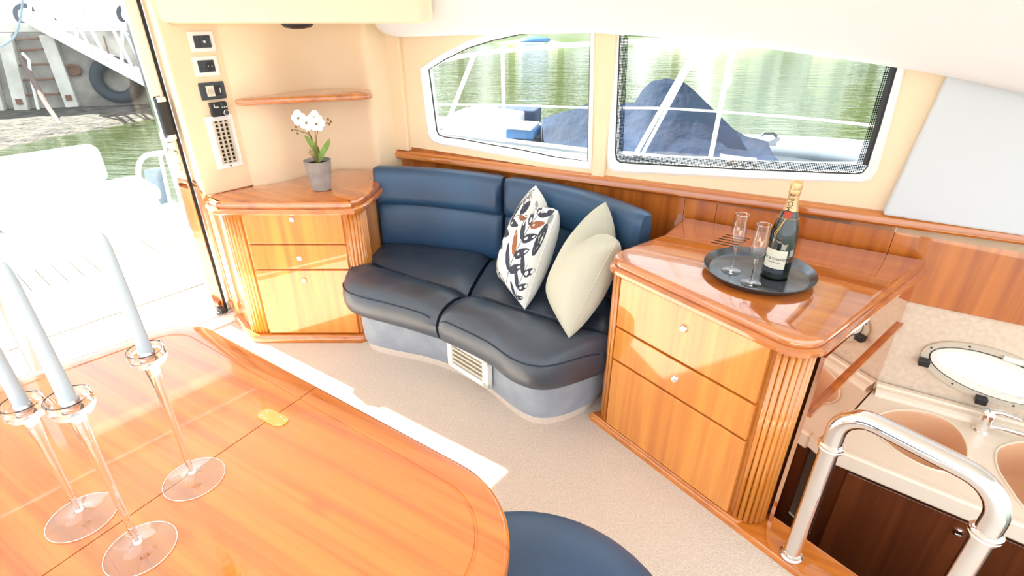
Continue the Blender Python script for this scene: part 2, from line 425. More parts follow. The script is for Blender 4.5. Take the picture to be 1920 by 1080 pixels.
def window(name, F, G, ng, label, fr=None):
    w = bpy.data.objects.new(name, None); COL.objects.link(w); c = W(*[sum(q[i] for q in G) / len(G) for i in (0,)], 0, G[0][1]); w.location = c
    structure(w, label)
    mid = [(f[0] * 0.75 + g[0] * 0.25, f[1] * 0.75 + g[1] * 0.25) for f, g in zip(F, G)]
    b = MB(); rs = [[W(p[0], n, p[1]) for p in l] for l, n in ((F, -0.06), (F, 0.004), (mid, 0.008), (G, ng + 0.008), (G, -0.06))]
    b.rings(rs, True, False, False)
    b.build('window_frame', 'white', w, smooth=True)
    MB().wallpoly(G, [], ng - 0.004, ng - 0.009).build('glass_pane', 'pane', w)
    ga = [W(p[0], ng + 0.004, p[1]) for p in G]
    MB().tube(ga, 0.0045, 6, True).build('rubber_gasket', 'black', w, smooth=True)
    if fr:
        I = inset(G, fr)
        vs = [W(p[0], ng - 0.002, p[1]) for p in G] + [W(p[0], ng - 0.002, p[1]) for p in I]; k = len(G)
        MB().add(vs, [(i, (i + 1) % k, (i + 1) % k + k, i + k) for i in range(k)]).build('dotted_border', 'frit', w)
        q = [G[i] for i in (10, 11, 12)]; q2 = [I[i] for i in (10, 11, 12)]
        hw = [((a[0] * .45 + b_[0] * .55), (a[1] * .45 + b_[1] * .55)) for a, b_ in zip(q, q2)]
        vs = [W(p[0], ng - 0.001, p[1]) for p in q] + [W(p[0], ng - 0.001, p[1]) for p in hw]
        MB().add(vs, [(0, 1, 4, 3), (1, 2, 5, 4)]).build('black_border', 'black', w)
    return w
window('window_1', F1, G1, -0.035, 'smaller curved-top window beside the cream corner')
window('window_2', F2, G2, -0.02, 'larger slanted window with dotted black border', 0.035)
# posts at the aft end and between the windows
def wallbox(s0, s1, z0, z1, n0, n1, top=None):
    t = top or (s0, s1)
    return [W(s0, n1, z0), W(s1, n1, z0), W(t[1], n1, z1), W(t[0], n1, z1), W(s0, n0, z0), W(s1, n0, z0), W(t[1], n0, z1), W(t[0], n0, z1)]
BOXF = [(0, 1, 2, 3), (7, 6, 5, 4), (4, 5, 1, 0), (5, 6, 2, 1), (6, 7, 3, 2), (7, 4, 0, 3)]
a = wsz(1112, 318)[0]; b_ = wsz(1136, 320)[0]
structure(MB().add(wallbox(a, b_, 0.9, 1.7, -0.02, 0.022), BOXF).build('trim_2', 'beige', bevel=0.006), 'beige upright post between the two windows')
a = wsz(750, 280)[0]; b_ = wsz(772, 280)[0]
structure(MB().add(wallbox(a - 0.03, b_, 0.88, 1.7, -0.02, 0.028), BOXF).build('trim_3', 'beige', bevel=0.008), 'beige upright post at the aft end of the side wall')
a0 = wsz(1655, 393)[0]; a1 = wsz(1728, 135)[0]
structure(MB().add(wallbox(a0, 2.6, 0.93, 1.62, 0.0, 0.05, (a1 + 0.09, 2.6)), BOXF).build('wall_panel', 'grey_panel', bevel=0.008), 'pale grey padded panel forward of the larger window')
# wood panelling under the rail
cuts = [SL0, wsz(1005, 335)[0], wsz(1112, 345)[0], wsz(1285, 375)[0], wsz(1345, 385)[0], wsz(1680, 430)[0], SL1]
pw = bpy.data.objects.new('wall_panelling', None); COL.objects.link(pw); pw.location = W(0, 0, 0.6); structure(pw, 'cherry wood panelling below the window rail')
for i in range(len(cuts) - 1):
    MB().add(wallbox(cuts[i] + 0.001, cuts[i + 1] - 0.001, 0.60 if cuts[i] > 0.2 else 0.0, 0.90, -0.03, 0.0), BOXF).build('wood_panel', 'wood_panel', pw)
MB().add(wallbox(SL0, SL1, 0.61, 0.90, -0.055, -0.031), BOXF).build('leak_block_board', 'wood_dark', pw)  # unseen board added to stop daylight leaking through the panel seams
rz_ = lambda s: 0.853 + (s + 1.59) * 0.0235
prof = [(0.0, -0.022), (0.026, -0.022), (0.036, -0.012), (0.036, 0.008), (0.028, 0.02), (0.012, 0.025), (0.0, 0.025)]
ss = [SL0 + (SL1 - SL0) * i / 12 for i in range(13)]
structure(MB().rings([[W(s, n, rz_(s) + z) for n, z in prof] for s in ss]).build('trim_4', 'wood_edge', smooth=True), 'polished wooden rail running below the windows')

# cream corner wall (concave) behind the corner cabinet
cw = catmull([(-1.313, 2.659), (-1.25, 2.70), (-1.178, 2.765), (-1.115, 2.86), (-1.055, 2.945), (-0.967, 3.005), (-0.84, 2.99), (-0.745, 2.95), (-0.70, 2.975), (-0.625, 3.045)], 44)
rs = [[(p.x, p.y, z) for p in cw] + [(p.x - 0.01, p.y + 0.05, z) for p in reversed(cw)] for z in (0.0, 1.75)]
structure(MB().rings(rs).build('wall_corner', 'cream', smooth=True), 'curved cream wall in the aft corner')
structure(MB().prism([(-1.468, 2.481), (-1.313, 2.659), (-1.29, 2.76), (-1.60, 2.86), (-1.655, 2.745)], 0.785, 1.95).build('wall_left', 'beige', bevel=0.008), 'narrow cream wall carrying switches and sockets')
structure(MB().prism([(-1.575, 2.655), (-1.50, 2.62), (-1.45, 2.80), (-1.62, 2.86), (-1.66, 2.745)], 0.0, 0.785).build('wall_jamb', 'wood'), 'wooden end panel beside the sliding door')
structure(MB().tube([(-1.46, 2.47, 0.775), (-1.57, 2.64, 0.775), (-1.66, 2.735, 0.775)], 0.012, 8).build('trim_5', 'wood_edge', smooth=True), 'wooden nosing at the end of the corner cabinet')

# ceiling, soffit and valance
ce = [W(-2.3, -0.02)[:2], W(2.6, -0.02)[:2], W(2.6, 0.9)[:2], W(1.0, 2.2)[:2], K(1.9, -0.05, 0)[:2], K(0, -0.05, 0)[:2]]
ceil = structure(MB().prism(ce, 1.95, 2.0).build('ceiling', 'white_liner'), 'white cabin ceiling')
sof = rpoly([(-1.475, 2.49), (-0.335, 2.49), (-0.36, 2.84), (-0.66, 3.02), (-1.5, 3.06)], [0.02, 0.05, 0.02, 0, 0])
MB().slab(sof, [(0.03, 1.528), (0.010, 1.534), (0.0, 1.552), (0.0, 1.95)]).build('soffit', 'cream_soffit', ceil, smooth=True)
vp = [(716, 60), (730, 67), (755, 69), (900, 65), (1110, 62), (1200, 67), (1300, 75), (1400, 86), (1500, 100), (1600, 114), (1720, 133), (1820, 152), (1920, 175)]
ve = [wsz(u, v, 0.12) for u, v in vp]; ve.append((2.6, ve[-1][1] - 0.22))
cs = [(0.0, 0.03), (0.07, 0.003), (0.12, 0.0), (0.15, 0.018), (0.19, 0.07), (0.28, 0.2), (0.40, 0.34), (0.55, 0.47)]
MB().rings([[W(s, n, min(z + dz, 1.96)) for n, dz in cs] for s, z in ve], False, False, False).build('valance', 'white_liner', ceil, smooth=True)
MB().add([W(ve[0][0], n, ve[0][1] + dz) for n, dz in cs] + [W(ve[0][0], 0, 1.95)], [tuple(range(len(cs) + 1))]).build('valance_end', 'white_liner', ceil)

# sliding door in the aft bulkhead
dr = bpy.data.objects.new('door_1', None); COL.objects.link(dr); dr.location = K(0.45, 0, 0); structure(dr, 'chrome framed glass sliding door to the cockpit')
def kbox(t0, t1, o0, o1, z0, z1): return MB().box(K((t0 + t1) / 2, (o0 + o1) / 2, (z0 + z1) / 2), (t1 - t0, o1 - o0, z1 - z0), ERZ)
kbox(-0.03, 0.012, -0.02, 0.05, 0.03, 1.8).build('door_jamb', 'chrome', dr, bevel=0.004)
kbox(0.012, 0.026, -0.012, 0.04, 0.03, 1.8).build('gasket', 'black', dr)
kbox(0.026, 0.085, -0.025, 0.02, 0.035, 1.8).build('door_stile', 'chrome', dr, bevel=0.008)
kbox(0.85, 0.91, -0.025, 0.02, 0.035, 1.8).build('door_stile', 'chrome', dr, bevel=0.008)
kbox(0.085, 0.85, -0.008, 0.0, 0.06, 1.76).build('glass_pane', 'pane', dr)
kbox(-0.03, 0.95, -0.05, 0.06, 0.0, 0.03).build('door_track', 'steel', dr, bevel=0.004)
kbox(0.03, 0.06, -0.055, -0.02, 0.03, 0.055).build('track_stop', 'black', dr)
hd = kbox(0.03, 0.078, -0.055, -0.025, 1.02, 1.21).build('door_handle', 'black', dr, bevel=0.01)
kbox(0.034, 0.074, -0.062, -0.05, 1.19, 1.215).build('handle_cap', 'chrome', hd, bevel=0.005)
kbox(0.034, 0.074, -0.062, -0.05, 1.015, 1.04).build('handle_cap', 'chrome', hd, bevel=0.005)
lk = kbox(0.036, 0.076, -0.034, -0.022, 0.86, 1.0).build('lock_plate', 'chrome', dr, bevel=0.005)
MB().lathe(K(0.056, -0.033, 0.95), [(0.012, 0), (0.012, 0.012), (0.006, 0.02)], 12, -OUT).build('lock_cylinder', 'steel', lk, smooth=True)
MB().lathe(K(0.056, -0.033, 0.89), [(0.010, 0), (0.010, 0.01), (0.006, 0.014)], 12, -OUT).build('lock_cylinder', 'steel', lk, smooth=True)
bh = structure(kbox(-0.1, 2.6, -0.04, 0.06, 1.77, 1.97).build('wall_back', 'gelcoat'), 'white bulkhead above the sliding door')
kbox(0.95, 2.6, -0.04, 0.06, -0.3, 1.77).build('bulkhead_panel', 'gelcoat', bh)
structure(kbox(-0.1, 0.95, -0.13, -0.05, 0.0, 0.022).build('trim_6', 'white', bevel=0.004), 'white threshold step inside the sliding door')

# galley hull lining, window_3 (porthole)
a_c, b_c, s_c, z_c = 0.225, 0.108, 1.215, 0.375
def ell(k, n=40, da=0.0): return [(s_c + (a_c + k) * math.cos(2 * PI * i / n), z_c + (b_c + k) * math.sin(2 * PI * i / n) - 0.03 * math.cos(2 * PI * i / n)) for i in range(n)]
gw = [(0.885, -0.75), (2.6, -0.75), (2.6, 0.60), (0.885, 0.60)]
structure(MB().wallpoly(gw, [ell(-0.012)], -0.012, -0.05).build('wall_galley', 'speckle'), 'speckled cream hull lining of the galley')
p3 = bpy.data.objects.new('window_3', None); COL.objects.link(p3); p3.location = W(s_c, 0, z_c); structure(p3, 'oval opening porthole above the galley sink')
def ering(name, k0, k1, n0, n1, m):
    A_, B_ = ell(k0), ell(k1)
    rs = [[W(p[0], n, p[1]) for p in l] for l, n in ((A_, n0), (A_, n1), (B_, n1), (B_, n0))]
    rs.append(rs[0]); return MB().rings(rs, True, False, False).build(name, m, p3, smooth=True)
ering('outer_frame', 0.0, -0.024, -0.02, 0.0, 'vent'); ering('gasket', -0.024, -0.029, -0.02, -0.004, 'black'); ering('inner_frame', -0.029, -0.05, -0.02, 0.003, 'offwhite')
MB().wallpoly(ell(-0.048), [], -0.012, -0.018).build('glass_pane', 'pane', p3)
for i in (2, 7, 13, 18, 22, 27, 33, 38):
    q = ell(-0.012)[i]; MB().lathe(W(q[0], 0.0, q[1]), [(0.004, 0), (0.004, 0.002)], 8, (N[0], N[1], 0)).build('screw', 'slate', p3)
for i, wd in ((22, 0.03), (30, 0.03), (37, 0.03)):
    q = ell(-0.005)[i]; MB().add(wallbox(q[0] - 0.018, q[0] + 0.018, q[1] - 0.014, q[1] + 0.014, 0.0, 0.03), BOXF).build('latch', 'black', p3, bevel=0.004)
q = ell(-0.014)[9]; MB().tube([W(q[0] - 0.03, 0.006, q[1]), W(q[0] + 0.09, 0.006, q[1] - 0.008)], 0.011, 10).build('hinge', 'offwhite', p3, smooth=True)
# bronze mirror closing the end of the drinks cabinet
MC = Vector((1.500, 1.780, 0)); MD = Vector((-0.761, -0.649, 0)).normalized(); MN = Vector((-MD.y, MD.x, 0))
if MN.x < 0: MN = -MN
mrz = math.atan2(MD.y, MD.x)
def mbox(t0, t1, o0, o1, z0, z1): p = MC + MD * ((t0 + t1) / 2) + MN * ((o0 + o1) / 2); return MB().box((p.x, p.y, (z0 + z1) / 2), (t1 - t0, o1 - o0, z1 - z0), mrz)
mi = thing('mirror_panel', 'bronze mirror panel on the cabinet end above the galley well', 'mirror', tuple(MC + MD * 0.4 + Vector((0, 0, -0.75))))
mbox(0.0, 0.80, -0.012, 0.0, -0.74, 0.71).build('mirror_sheet', 'mirror', mi)
mbox(0.0, 0.80, 0.0, 0.012, 0.497, 0.511).build('wood_batten', 'wood_panel', mi)

# ================================================================== FURNITURE
def flute_mesh(h, r):
    b = MB(); n = 10
    b.rings([[(r * math.cos(2 * PI * k / n), r * math.sin(2 * PI * k / n), z) for k in range(n)] for z in (0, h)])
    me = bpy.data.meshes.new('flute'); me.from_pydata(b.v, [], b.f); me.update()
    for p in me.polygons: p.use_smooth = len(p.vertices) == 4
    me.materials.append(M['wood'])
    return me
def knob(parent, p, nrm):
    k = MB().lathe(p, [(0.014, -0.004), (0.015, 0.003), (0.012, 0.008), (0.009, 0.005), (0.007, 0.005), (0.006, 0.008), (0.001, 0.009)], 18, nrm).build('knob', 'chrome', parent, smooth=True)
    return k
EDGE = [(0.03, 0.722), (0.008, 0.724), (0.0, 0.732), (0.0, 0.744), (0.007, 0.752), (0.018, 0.754), (0.018, 0.757), (0.012, 0.762), (0.012, 0.774), (0.018, 0.782), (0.028, 0.785)]

def drawers(cab, p0, p1, nrm, zs, kn, mname='wood', labels=None):
    """fronts between plan points p0..p1; zs list of (z0,z1)"""
    a, b = Vector((*p0, 0)), Vector((*p1, 0)); d = (b - a); L = d.length; rz = math.atan2(d.y, d.x); n = Vector((*nrm, 0)).normalized()
    for i, (z0, z1) in enumerate(zs):
        c = (a + b) / 2 + n * 0.004
        o = MB().box((c.x, c.y, (z0 + z1) / 2), (L - 0.006, 0.018, z1 - z0), rz).build('drawer', mname, cab, bevel=0.002)
        if kn[i] is not None:
            q = c + n * 0.009; knob(o, (q.x, q.y, kn[i]), n)

# ---- corner cabinet by the door
lc = thing('corner_cabinet', 'wooden corner cabinet with fluted sides beside the sliding door', 'cabinet', (-1.05, 2.7, 0))
body = [(-1.40, 2.475), (-1.35, 2.445), (-0.80, 2.445), (-0.745, 2.50), (-0.715, 2.70), (-0.74, 2.92), (-0.95, 2.985), (-1.08, 2.88), (-1.20, 2.735), (-1.33, 2.64), (-1.50, 2.63), (-1.555, 2.65)]
MB().prism(body, 0.04, 0.725).build('body', 'wood', lc)
top = [(-1.475, 2.475), (-1.40, 2.405), (-1.335, 2.385), (-0.80, 2.385), (-0.735, 2.42), (-0.695, 2.50), (-0.672, 2.72), (-0.70, 2.92), (-0.74, 2.945), (-0.84, 2.985), (-0.967, 3.0), (-1.055, 2.94), (-1.115, 2.855), (-1.178, 2.76), (-1.25, 2.695), (-1.30, 2.72), (-1.44, 2.66)]
tp = [tuple(v)[:2] for v in catmull([(*p, 0) for p in top[:8]], 28)] + top[8:]
MB().slab(tp, EDGE).build('countertop', 'wood_top', lc, smooth=True)
MB().slab([(-1.585, 2.64), (-1.43, 2.455), (-1.39, 2.42), (-1.34, 2.405), (-0.80, 2.405), (-0.72, 2.47), (-0.70, 2.7), (-1.3, 2.7)], [(0, 0.0), (0, 0.03), (0.01, 0.042), (0.03, 0.045)]).build('plinth', 'wood_edge', lc, smooth=True)
drawers(lc, (-1.290, 2.44), (-0.812, 2.44), (0, -1), [(0.565, 0.722), (0.427, 0.556), (0.050, 0.418)], [0.69, 0.487, 0.365])
fm = flute_mesh(0.675, 0.0095)
def flutes(cab, pts, me, z0=0.047):
    c = MB(); q = [Vector((*p, 0)) for p in pts]
    ctr = sum(q, Vector()) / len(q)
    col = bpy.data.objects.new('fluted_column', None); COL.objects.link(col); col.location = (ctr.x, ctr.y, z0); attach(col, cab)
    L = sum((q[i + 1] - q[i]).length for i in range(len(q) - 1)); k = max(2, int(L / 0.0165))
    acc = 0; out = []
    for j in range(k):
        t = L * (j + 0.5) / k; r = t
        for i in range(len(q) - 1):
            l = (q[i + 1] - q[i]).length
            if r <= l: out.append(q[i] + (q[i + 1] - q[i]) * (r / l)); break
            r -= l
    for p in out: shared('flute', me, col, (p.x, p.y, z0))
flutes(lc, [(-1.405, 2.478), (-1.385, 2.455), (-1.355, 2.442), (-1.302, 2.442)], fm)
arc = [(-0.80, 2.442)] + [(-0.80 + 0.06 * math.sin(a), 2.502 - 0.06 * math.cos(a)) for a in [i * PI / 2 / 6 for i in range(1, 7)]] + [(-0.735, 2.56)]
flutes(lc, arc, fm)

# ---- drinks cabinet beside the sofa
rc = thing('drinks_cabinet', 'wooden drawer cabinet with glossy top between sofa and galley', 'cabinet', (0.85, 1.65, 0))
FN = Vector((-0.795, -0.607, 0)); FD = Vector((0.607, -0.795, 0))
P0 = Vector((0.405, 1.757, 0)); P1 = Vector((0.757, 1.297, 0))
cR = Vector((0.757, 1.297, 0)) - FN * 0.072 + FD * 0.012
cL = Vector((0.405, 1.757, 0)) - FN * 0.058 - FD * 0.006
RS = Vector((0.69, -0.722, 0)).normalized(); LS = Vector((-0.72, 0.69, 0)).normalized()
def arcpts(c, r, n0, n1, k=8):
    a0 = math.atan2(n0.y, n0.x); a1 = math.atan2(n1.y, n1.x); d = (a1 - a0 + PI) % (2 * PI) - PI
    return [(c.x + r * math.cos(a0 + d * i / k), c.y + r * math.sin(a0 + d * i / k)) for i in range(k + 1)]
aR = arcpts(cR, 0.072, FN, RS); aL = arcpts(cL, 0.058, LS, FN)
in_ = lambda P, c, k: [(c.x + (x - c.x) * k, c.y + (y - c.y) * k) for x, y in P]
bodyR = in_(aL, cL, 0.86) + in_(aR, cR, 0.88) + [(1.46, 1.78), (0.76, 2.195)]
MB().prism(bodyR, 0.03, 0.725).build('body', 'wood', rc)
topR = arcpts(cL, 0.085, LS, FN, 10) + arcpts(cR, 0.102, FN, RS, 10) + [(1.497, 1.745), (1.502, 1.778), (0.742, 2.226), (0.600, 2.02)]
MB().slab(topR, EDGE).build('countertop', 'wood_top', rc, smooth=True)
MB().slab([SL(-0.01, -0.006)[:2], SL(0.70, -0.006)[:2], SL(0.72, 0.07)[:2], SL(0.02, 0.10)[:2]], [(0, 0.0), (0, 0.02), (0.006, 0.032), (0.02, 0.036)]).build('plinth', 'wood_edge', rc, smooth=True)
drawers(rc, P0[:2], P1[:2], FN[:2], [(0.518, 0.720), (0.370, 0.509), (0.038, 0.361)], [0.648, 0.442, None])
fm2 = flute_mesh(0.69, 0.0088)
flutes(rc, aL, fm2, 0.032); flutes(rc, aR, fm2, 0.032)
for i in range(5):
    a = Vector((0.770 + 0.0215 * i, 1.926 + 0.0193 * i, 0)); b = a + Vector((0.075, -0.048, 0)); c = (a + b) / 2
    MB().box((c.x, c.y, 0.7852), ((b - a).length, 0.0055, 0.0012), math.atan2(-0.048, 0.075)).build('vent_slot', 'gap', rc)

# ---- curved leather sofa
so = thing('sofa', 'curved navy leather sofa with suede base under the windows', 'sofa', (-0.2, 2.3, 0))
pl = [(-0.80, 2.60), (-0.79, 2.45), (-0.755, 2.36), (-0.70, 2.315), (-0.60, 2.275), (-0.427, 2.215), (-0.287, 2.139), (-0.151, 2.03), (-0.06, 1.92), (0.02, 1.825), (0.09, 1.775), (0.16, 1.768), (0.25, 1.80), (0.355, 1.87)]
plc = [tuple(v)[:2] for v in catmull([(*p, 0) for p in pl], 48)] + [(0.44, 2.0), (0.48, 2.12), (0.2, 2.44), (-0.1, 2.6), (-0.45, 2.74), (-0.72, 2.76)]
MB().slab(plc, [(0.0, 0.045), (-0.004, 0.12), (0.0, 0.26)]).build('suede_base', 'suede', so, smooth=True)
MB().slab(plc, [(0.012, 0.0), (0.012, 0.045)]).build('kick_strip', 'carpet', so, smooth=True)
FL = [(-0.815, 2.47), (-0.835, 2.39), (-0.80, 2.31), (-0.72, 2.25), (-0.536, 2.165), (-0.335, 2.058)]
FR = [(-0.322, 2.045), (-0.243, 1.985), (-0.101, 1.865), (0.0, 1.745), (0.09, 1.695), (0.19, 1.71), (0.385, 1.81)]
SLm = [(-0.77, 2.60), (-0.73, 2.53), (-0.68, 2.485), (-0.607, 2.433), (-0.41, 2.304), (-0.213, 2.20)]
SRm = [(-0.198, 2.185), (-0.072, 2.11), (0.04, 2.04), (0.16, 1.97), (0.22, 1.93), (0.29, 1.89), (0.395, 1.845)]
BL = [(-0.705, 2.775), (-0.60, 2.77), (-0.418, 2.72), (-0.28, 2.68), (-0.2, 2.65), (-0.115, 2.61)]
BR = [(-0.10, 2.60), (0.05, 2.52), (0.2, 2.42), (0.28, 2.36), (0.36, 2.28), (0.42, 2.18), (0.45, 2.06)]
def pad(name, A, B, sec, endz=0.025, n=36, dent=None):
    """loft between plan curves A (rear) and B (front); sec = [(across, out, z)]"""
    a = catmull([(*p, 0) for p in A], n); b = catmull([(*p, 0) for p in B], n); rs = []
    for i in range(n + 1):
        t = i / n; e = min(t, 1 - t) / 0.075; e = 1 - math.sqrt(max(0, 1 - min(1, e) ** 2)) if e < 1 else 1.0
        e = math.sin(min(1, min(t, 1 - t) / 0.085) * PI / 2)
        dv = b[i] - a[i]; L = dv.length; u = dv / L; r = []
        for k, o, z in sec:
            p = a[i] + u * (L * k + o * (0.55 + 0.45 * e))
            zz = z - endz * (1 - e) * (1 if z > 0.33 else -0.3)
            if dent: zz += dent(t, k)
            r.append((p.x, p.y, zz))
        rs.append(r)
    if len(sec) > 10:
        MB().tube([Vector(r[10]) + (Vector(r[10]) - Vector(r[4])).normalized() * 0.002 for r in rs[1:-1]], 0.0032, 6).build('piping', 'stitch', so, smooth=True)
    return MB().rings(rs).build(name, 'leather', so, smooth=True)
secF = [(0.02, 0, 0.30), (0.015, 0, 0.385), (0.03, 0, 0.412), (0.10, 0, 0.428), (0.25, 0, 0.438), (0.45, 0, 0.44), (0.65, 0, 0.432), (0.82, 0, 0.418), (0.93, 0, 0.402), (0.985, 0, 0.385), (1.0, 0.006, 0.372), (1.0, 0.012, 0.355), (1.0, 0.018, 0.325), (1.0, 0.016, 0.29), (1.0, 0.004, 0.26), (1.0, -0.02, 0.238), (1.0, -0.06, 0.232)]
secB = [(0.0, 0, 0.30), (0.0, 0, 0.42), (0.1, 0, 0.438), (0.3, 0, 0.442), (0.6, 0, 0.438), (0.85, 0, 0.43), (0.96, 0, 0.418), (0.985, 0, 0.395), (0.985, 0, 0.30)]
wr = lambda t, k: 0.004 * math.sin(17 * t + 6 * k) * math.sin(9 * t) * (1 if 0.05 < k < 0.95 else 0)
pad('seat_front_cushion', SLm, FL, secF, dent=wr); pad('seat_front_cushion', SRm, FR, secF, dent=wr)
pad('seat_rear_cushion', BL, SLm, secB, dent=wr); pad('seat_rear_cushion', BR, SRm, secB, dent=wr)
def backpiece(name, path, z0, z1, th, n=40, lean=0.008):
    P = catmull([(*p, 0) for p in path], n); rs = []
    for i, p in enumerate(P):
        t = i / n; d = (P[min(i + 1, n)] - P[max(i - 1, 0)]).normalized(); nr = Vector((-d.y, d.x, 0))
        L = min(t, 1 - t) * sum((P[k + 1] - P[k]).length for k in range(n))
        e = math.sqrt(max(0.0, 1 - (1 - min(1, L / 0.035)) ** 2)) * 0.45 + 0.55
        r = []
        for k in range(20):
            a = 2 * PI * k / 20; c, s = math.cos(a), math.sin(a)
            x = math.copysign(abs(c) ** 0.6, c) * th * e; z = math.copysign(abs(s) ** 0.6, s) * (z1 - z0) / 2 * (0.85 + 0.15 * e)
            zz = (z0 + z1) / 2 + z; q = p + nr * (x + lean * (zz - 0.63) / 0.2)
            r.append((q.x, q.y, zz))
        rs.append(r)
    return MB().rings(rs).build(name, 'leather_back', so, smooth=True)
bl = [(-0.72, 2.785), (-0.58, 2.782), (-0.45, 2.757), (-0.207, 2.678), (-0.042, 2.603)]
br = [(-0.025, 2.593), (0.123, 2.518), (0.253, 2.433), (0.373, 2.318), (0.465, 2.198), (0.546, 2.068)]
for nm, pth in (('backrest', bl), ('backrest', br)):
    b0 = backpiece(nm, pth, 0.40, 0.665, 0.046)
    pth2 = [(x - 0.004, y - 0.008) for x, y in pth]
    backpiece('headroll', pth2, 0.655, 0.850, 0.056)
# air outlet in the sofa base
v0 = Vector((-0.285, 2.128, 0)); v1 = Vector((-0.088, 1.938, 0)); vd = (v1 - v0).normalized(); vn = Vector((vd.y, -vd.x, 0)); vL = (v1 - v0).length
if vn.y > 0: vn = -vn
vrz = math.atan2(vd.y, vd.x)
def vbox(t0, t1, o0, o1, z0, z1): p = v0 + vd * ((t0 + t1) / 2) + vn * ((o0 + o1) / 2); return MB().box((p.x, p.y, (z0 + z1) / 2), (t1 - t0, o1 - o0, z1 - z0), vrz)
vf = MB()
for a in ((0, vL, 0.205, 0.225), (0, vL, 0.075, 0.10), (0, 0.03, 0.075, 0.225), (vL - 0.035, vL, 0.075, 0.225)):
    q = vbox(a[0], a[1], 0.0, 0.028, a[2], a[3]); vf.add(q.v, q.f)
vo = vf.build('air_grille', 'offwhite', so)
vbox(0.02, vL - 0.02, 0.0, 0.004, 0.09, 0.21).build('grille_back', 'gap', vo)
for i in range(4): vbox(0.03, vL - 0.035, 0.008, 0.024, 0.108 + 0.024 * i, 0.118 + 0.024 * i).build('grille_slat', 'vent', vo)
for i in range(12): vbox(0.035 + 0.0165 * i, 0.038 + 0.0165 * i, 0.01, 0.02, 0.19, 0.205).build('grille_fin', 'vent', vo)

# ---- cushions
def cushion(name, label, bn, tn, bf, tf, thick, chop, m, sgn=1):
    """bn/tn: near bottom and near top corner, bf/tf: far bottom and far top corner"""
    bn, tn, bf, tf = map(Vector, (bn, tn, bf, tf))
    o = thing(name, label, 'cushion', tuple((bn + bf) / 2))
    nrm = (tf - bn).cross(tn - bf).normalized()
    if nrm.x > 0: nrm = -nrm                      # front side looks to the left
    def S(u, v, side, lift=0.0):
        a, b = (u + 1) / 2, (v + 1) / 2
        p = (bn * (1 - a) + bf * a) * (1 - b) + (tn * (1 - a) + tf * a) * b
        pin = 0.075                                # edges pulled in between the corners
        c = (bn + tn + bf + tf) / 4
        k = pin * ((1 - u * u) * abs(v) ** 3 + (1 - v * v) * abs(u) ** 3)
        p = p + (c - p) * k
        t = thick * (max(0, 1 - u * u) ** 0.45) * (max(0, 1 - v * v) ** 0.36)
        w = math.exp(-((u - 0.05) / 0.36) ** 2) * max(0, (v + 0.05)) ** 1.5
        t *= 1 - 0.35 * math.exp(-(u / 0.25) ** 2) * max(0, v) ** 2
        p = p - Vector((0, 0, 1)) * (chop * w)
        t += 0.004 * math.sin(5 * u + 3 * v) * math.sin(4 * v - 2 * u) * (1 - u * u) * (1 - v * v)
        return p + nrm * (side * (t + lift))
    n = 28; vs = []; fs = []
    g = [math.sin(PI / 2 * (2 * i / n - 1)) for i in range(n + 1)]
    for side in (1, -1):
        off = len(vs)
        for v in g:
            for u in g: vs.append(tuple(S(u, v, side)))
        for i in range(n):
            for j in range(n):
                q = off + i * (n + 1) + j; fs.append((q, q + 1, q + n + 2, q + n + 1))
    c_ = MB().add(vs, fs)
    me = bpy.data.meshes.new('cover'); me.from_pydata(c_.v, [], c_.f)
    bm = bmesh.new(); bm.from_mesh(me); bmesh.ops.remove_doubles(bm, verts=bm.verts, dist=0.0004); bmesh.ops.recalc_face_normals(bm, faces=bm.faces); bm.to_mesh(me); bm.free()
    co = link('cover', me, m, o, smooth=True)
    e = [S(-1, v, 1) for v in g] + [S(u, 1, 1) for u in g[1:]] + [S(1, v, 1) for v in g[::-1][1:]] + [S(u, -1, 1) for u in g[::-1][1:-1]]
    MB().tube(e, 0.0022, 6, True).build('edge_seam', m, o, smooth=True)
    return o, S
gc, _ = cushion('throw_cushion', 'plain grey-green cushion leaning towards the drinks cabinet', (0.225, 1.790, 0.435), (0.395, 1.885, 0.80), (0.165, 2.12, 0.45), (0.395, 2.18, 0.86), 0.115, 0.085, 'linen')
fc, FS = cushion('throw_cushion', 'white cushion printed with dark leaf sprigs on the sofa', (0.055, 2.015, 0.435), (0.20, 2.235, 0.80), (-0.065, 2.30, 0.45), (0.11, 2.43, 0.855), 0.115, 0.07, 'cotton')
PR = {'p_slate': MB(), 'p_grey': MB(), 'p_taupe': MB(), 'p_rust': MB()}
def blob(m, cu, cv, a, b, rot, k=10, lift=0.0012, pw=1.0):
    """leaf or spot printed on the cushion front, in cushion coordinates"""
    cr, sr = math.cos(rot), math.sin(rot); q1 = lambda a: math.sin(PI / 2 * max(-.99, min(.99, a))); vs = [FS(q1(cu), q1(cv), 1, lift)]
    for i in range(k):
        t = 2 * PI * i / k; x = a * math.cos(t); y = b * math.sin(t) * (1 - 0.35 * math.cos(t)) if pw else b * math.sin(t)
        vs.append(FS(q1(cu + x * cr - y * sr), q1(cv + x * sr + y * cr), 1, lift))
    PR[m].add(vs, [(0, i + 1, (i + 1) % k + 1) for i in range(k)])
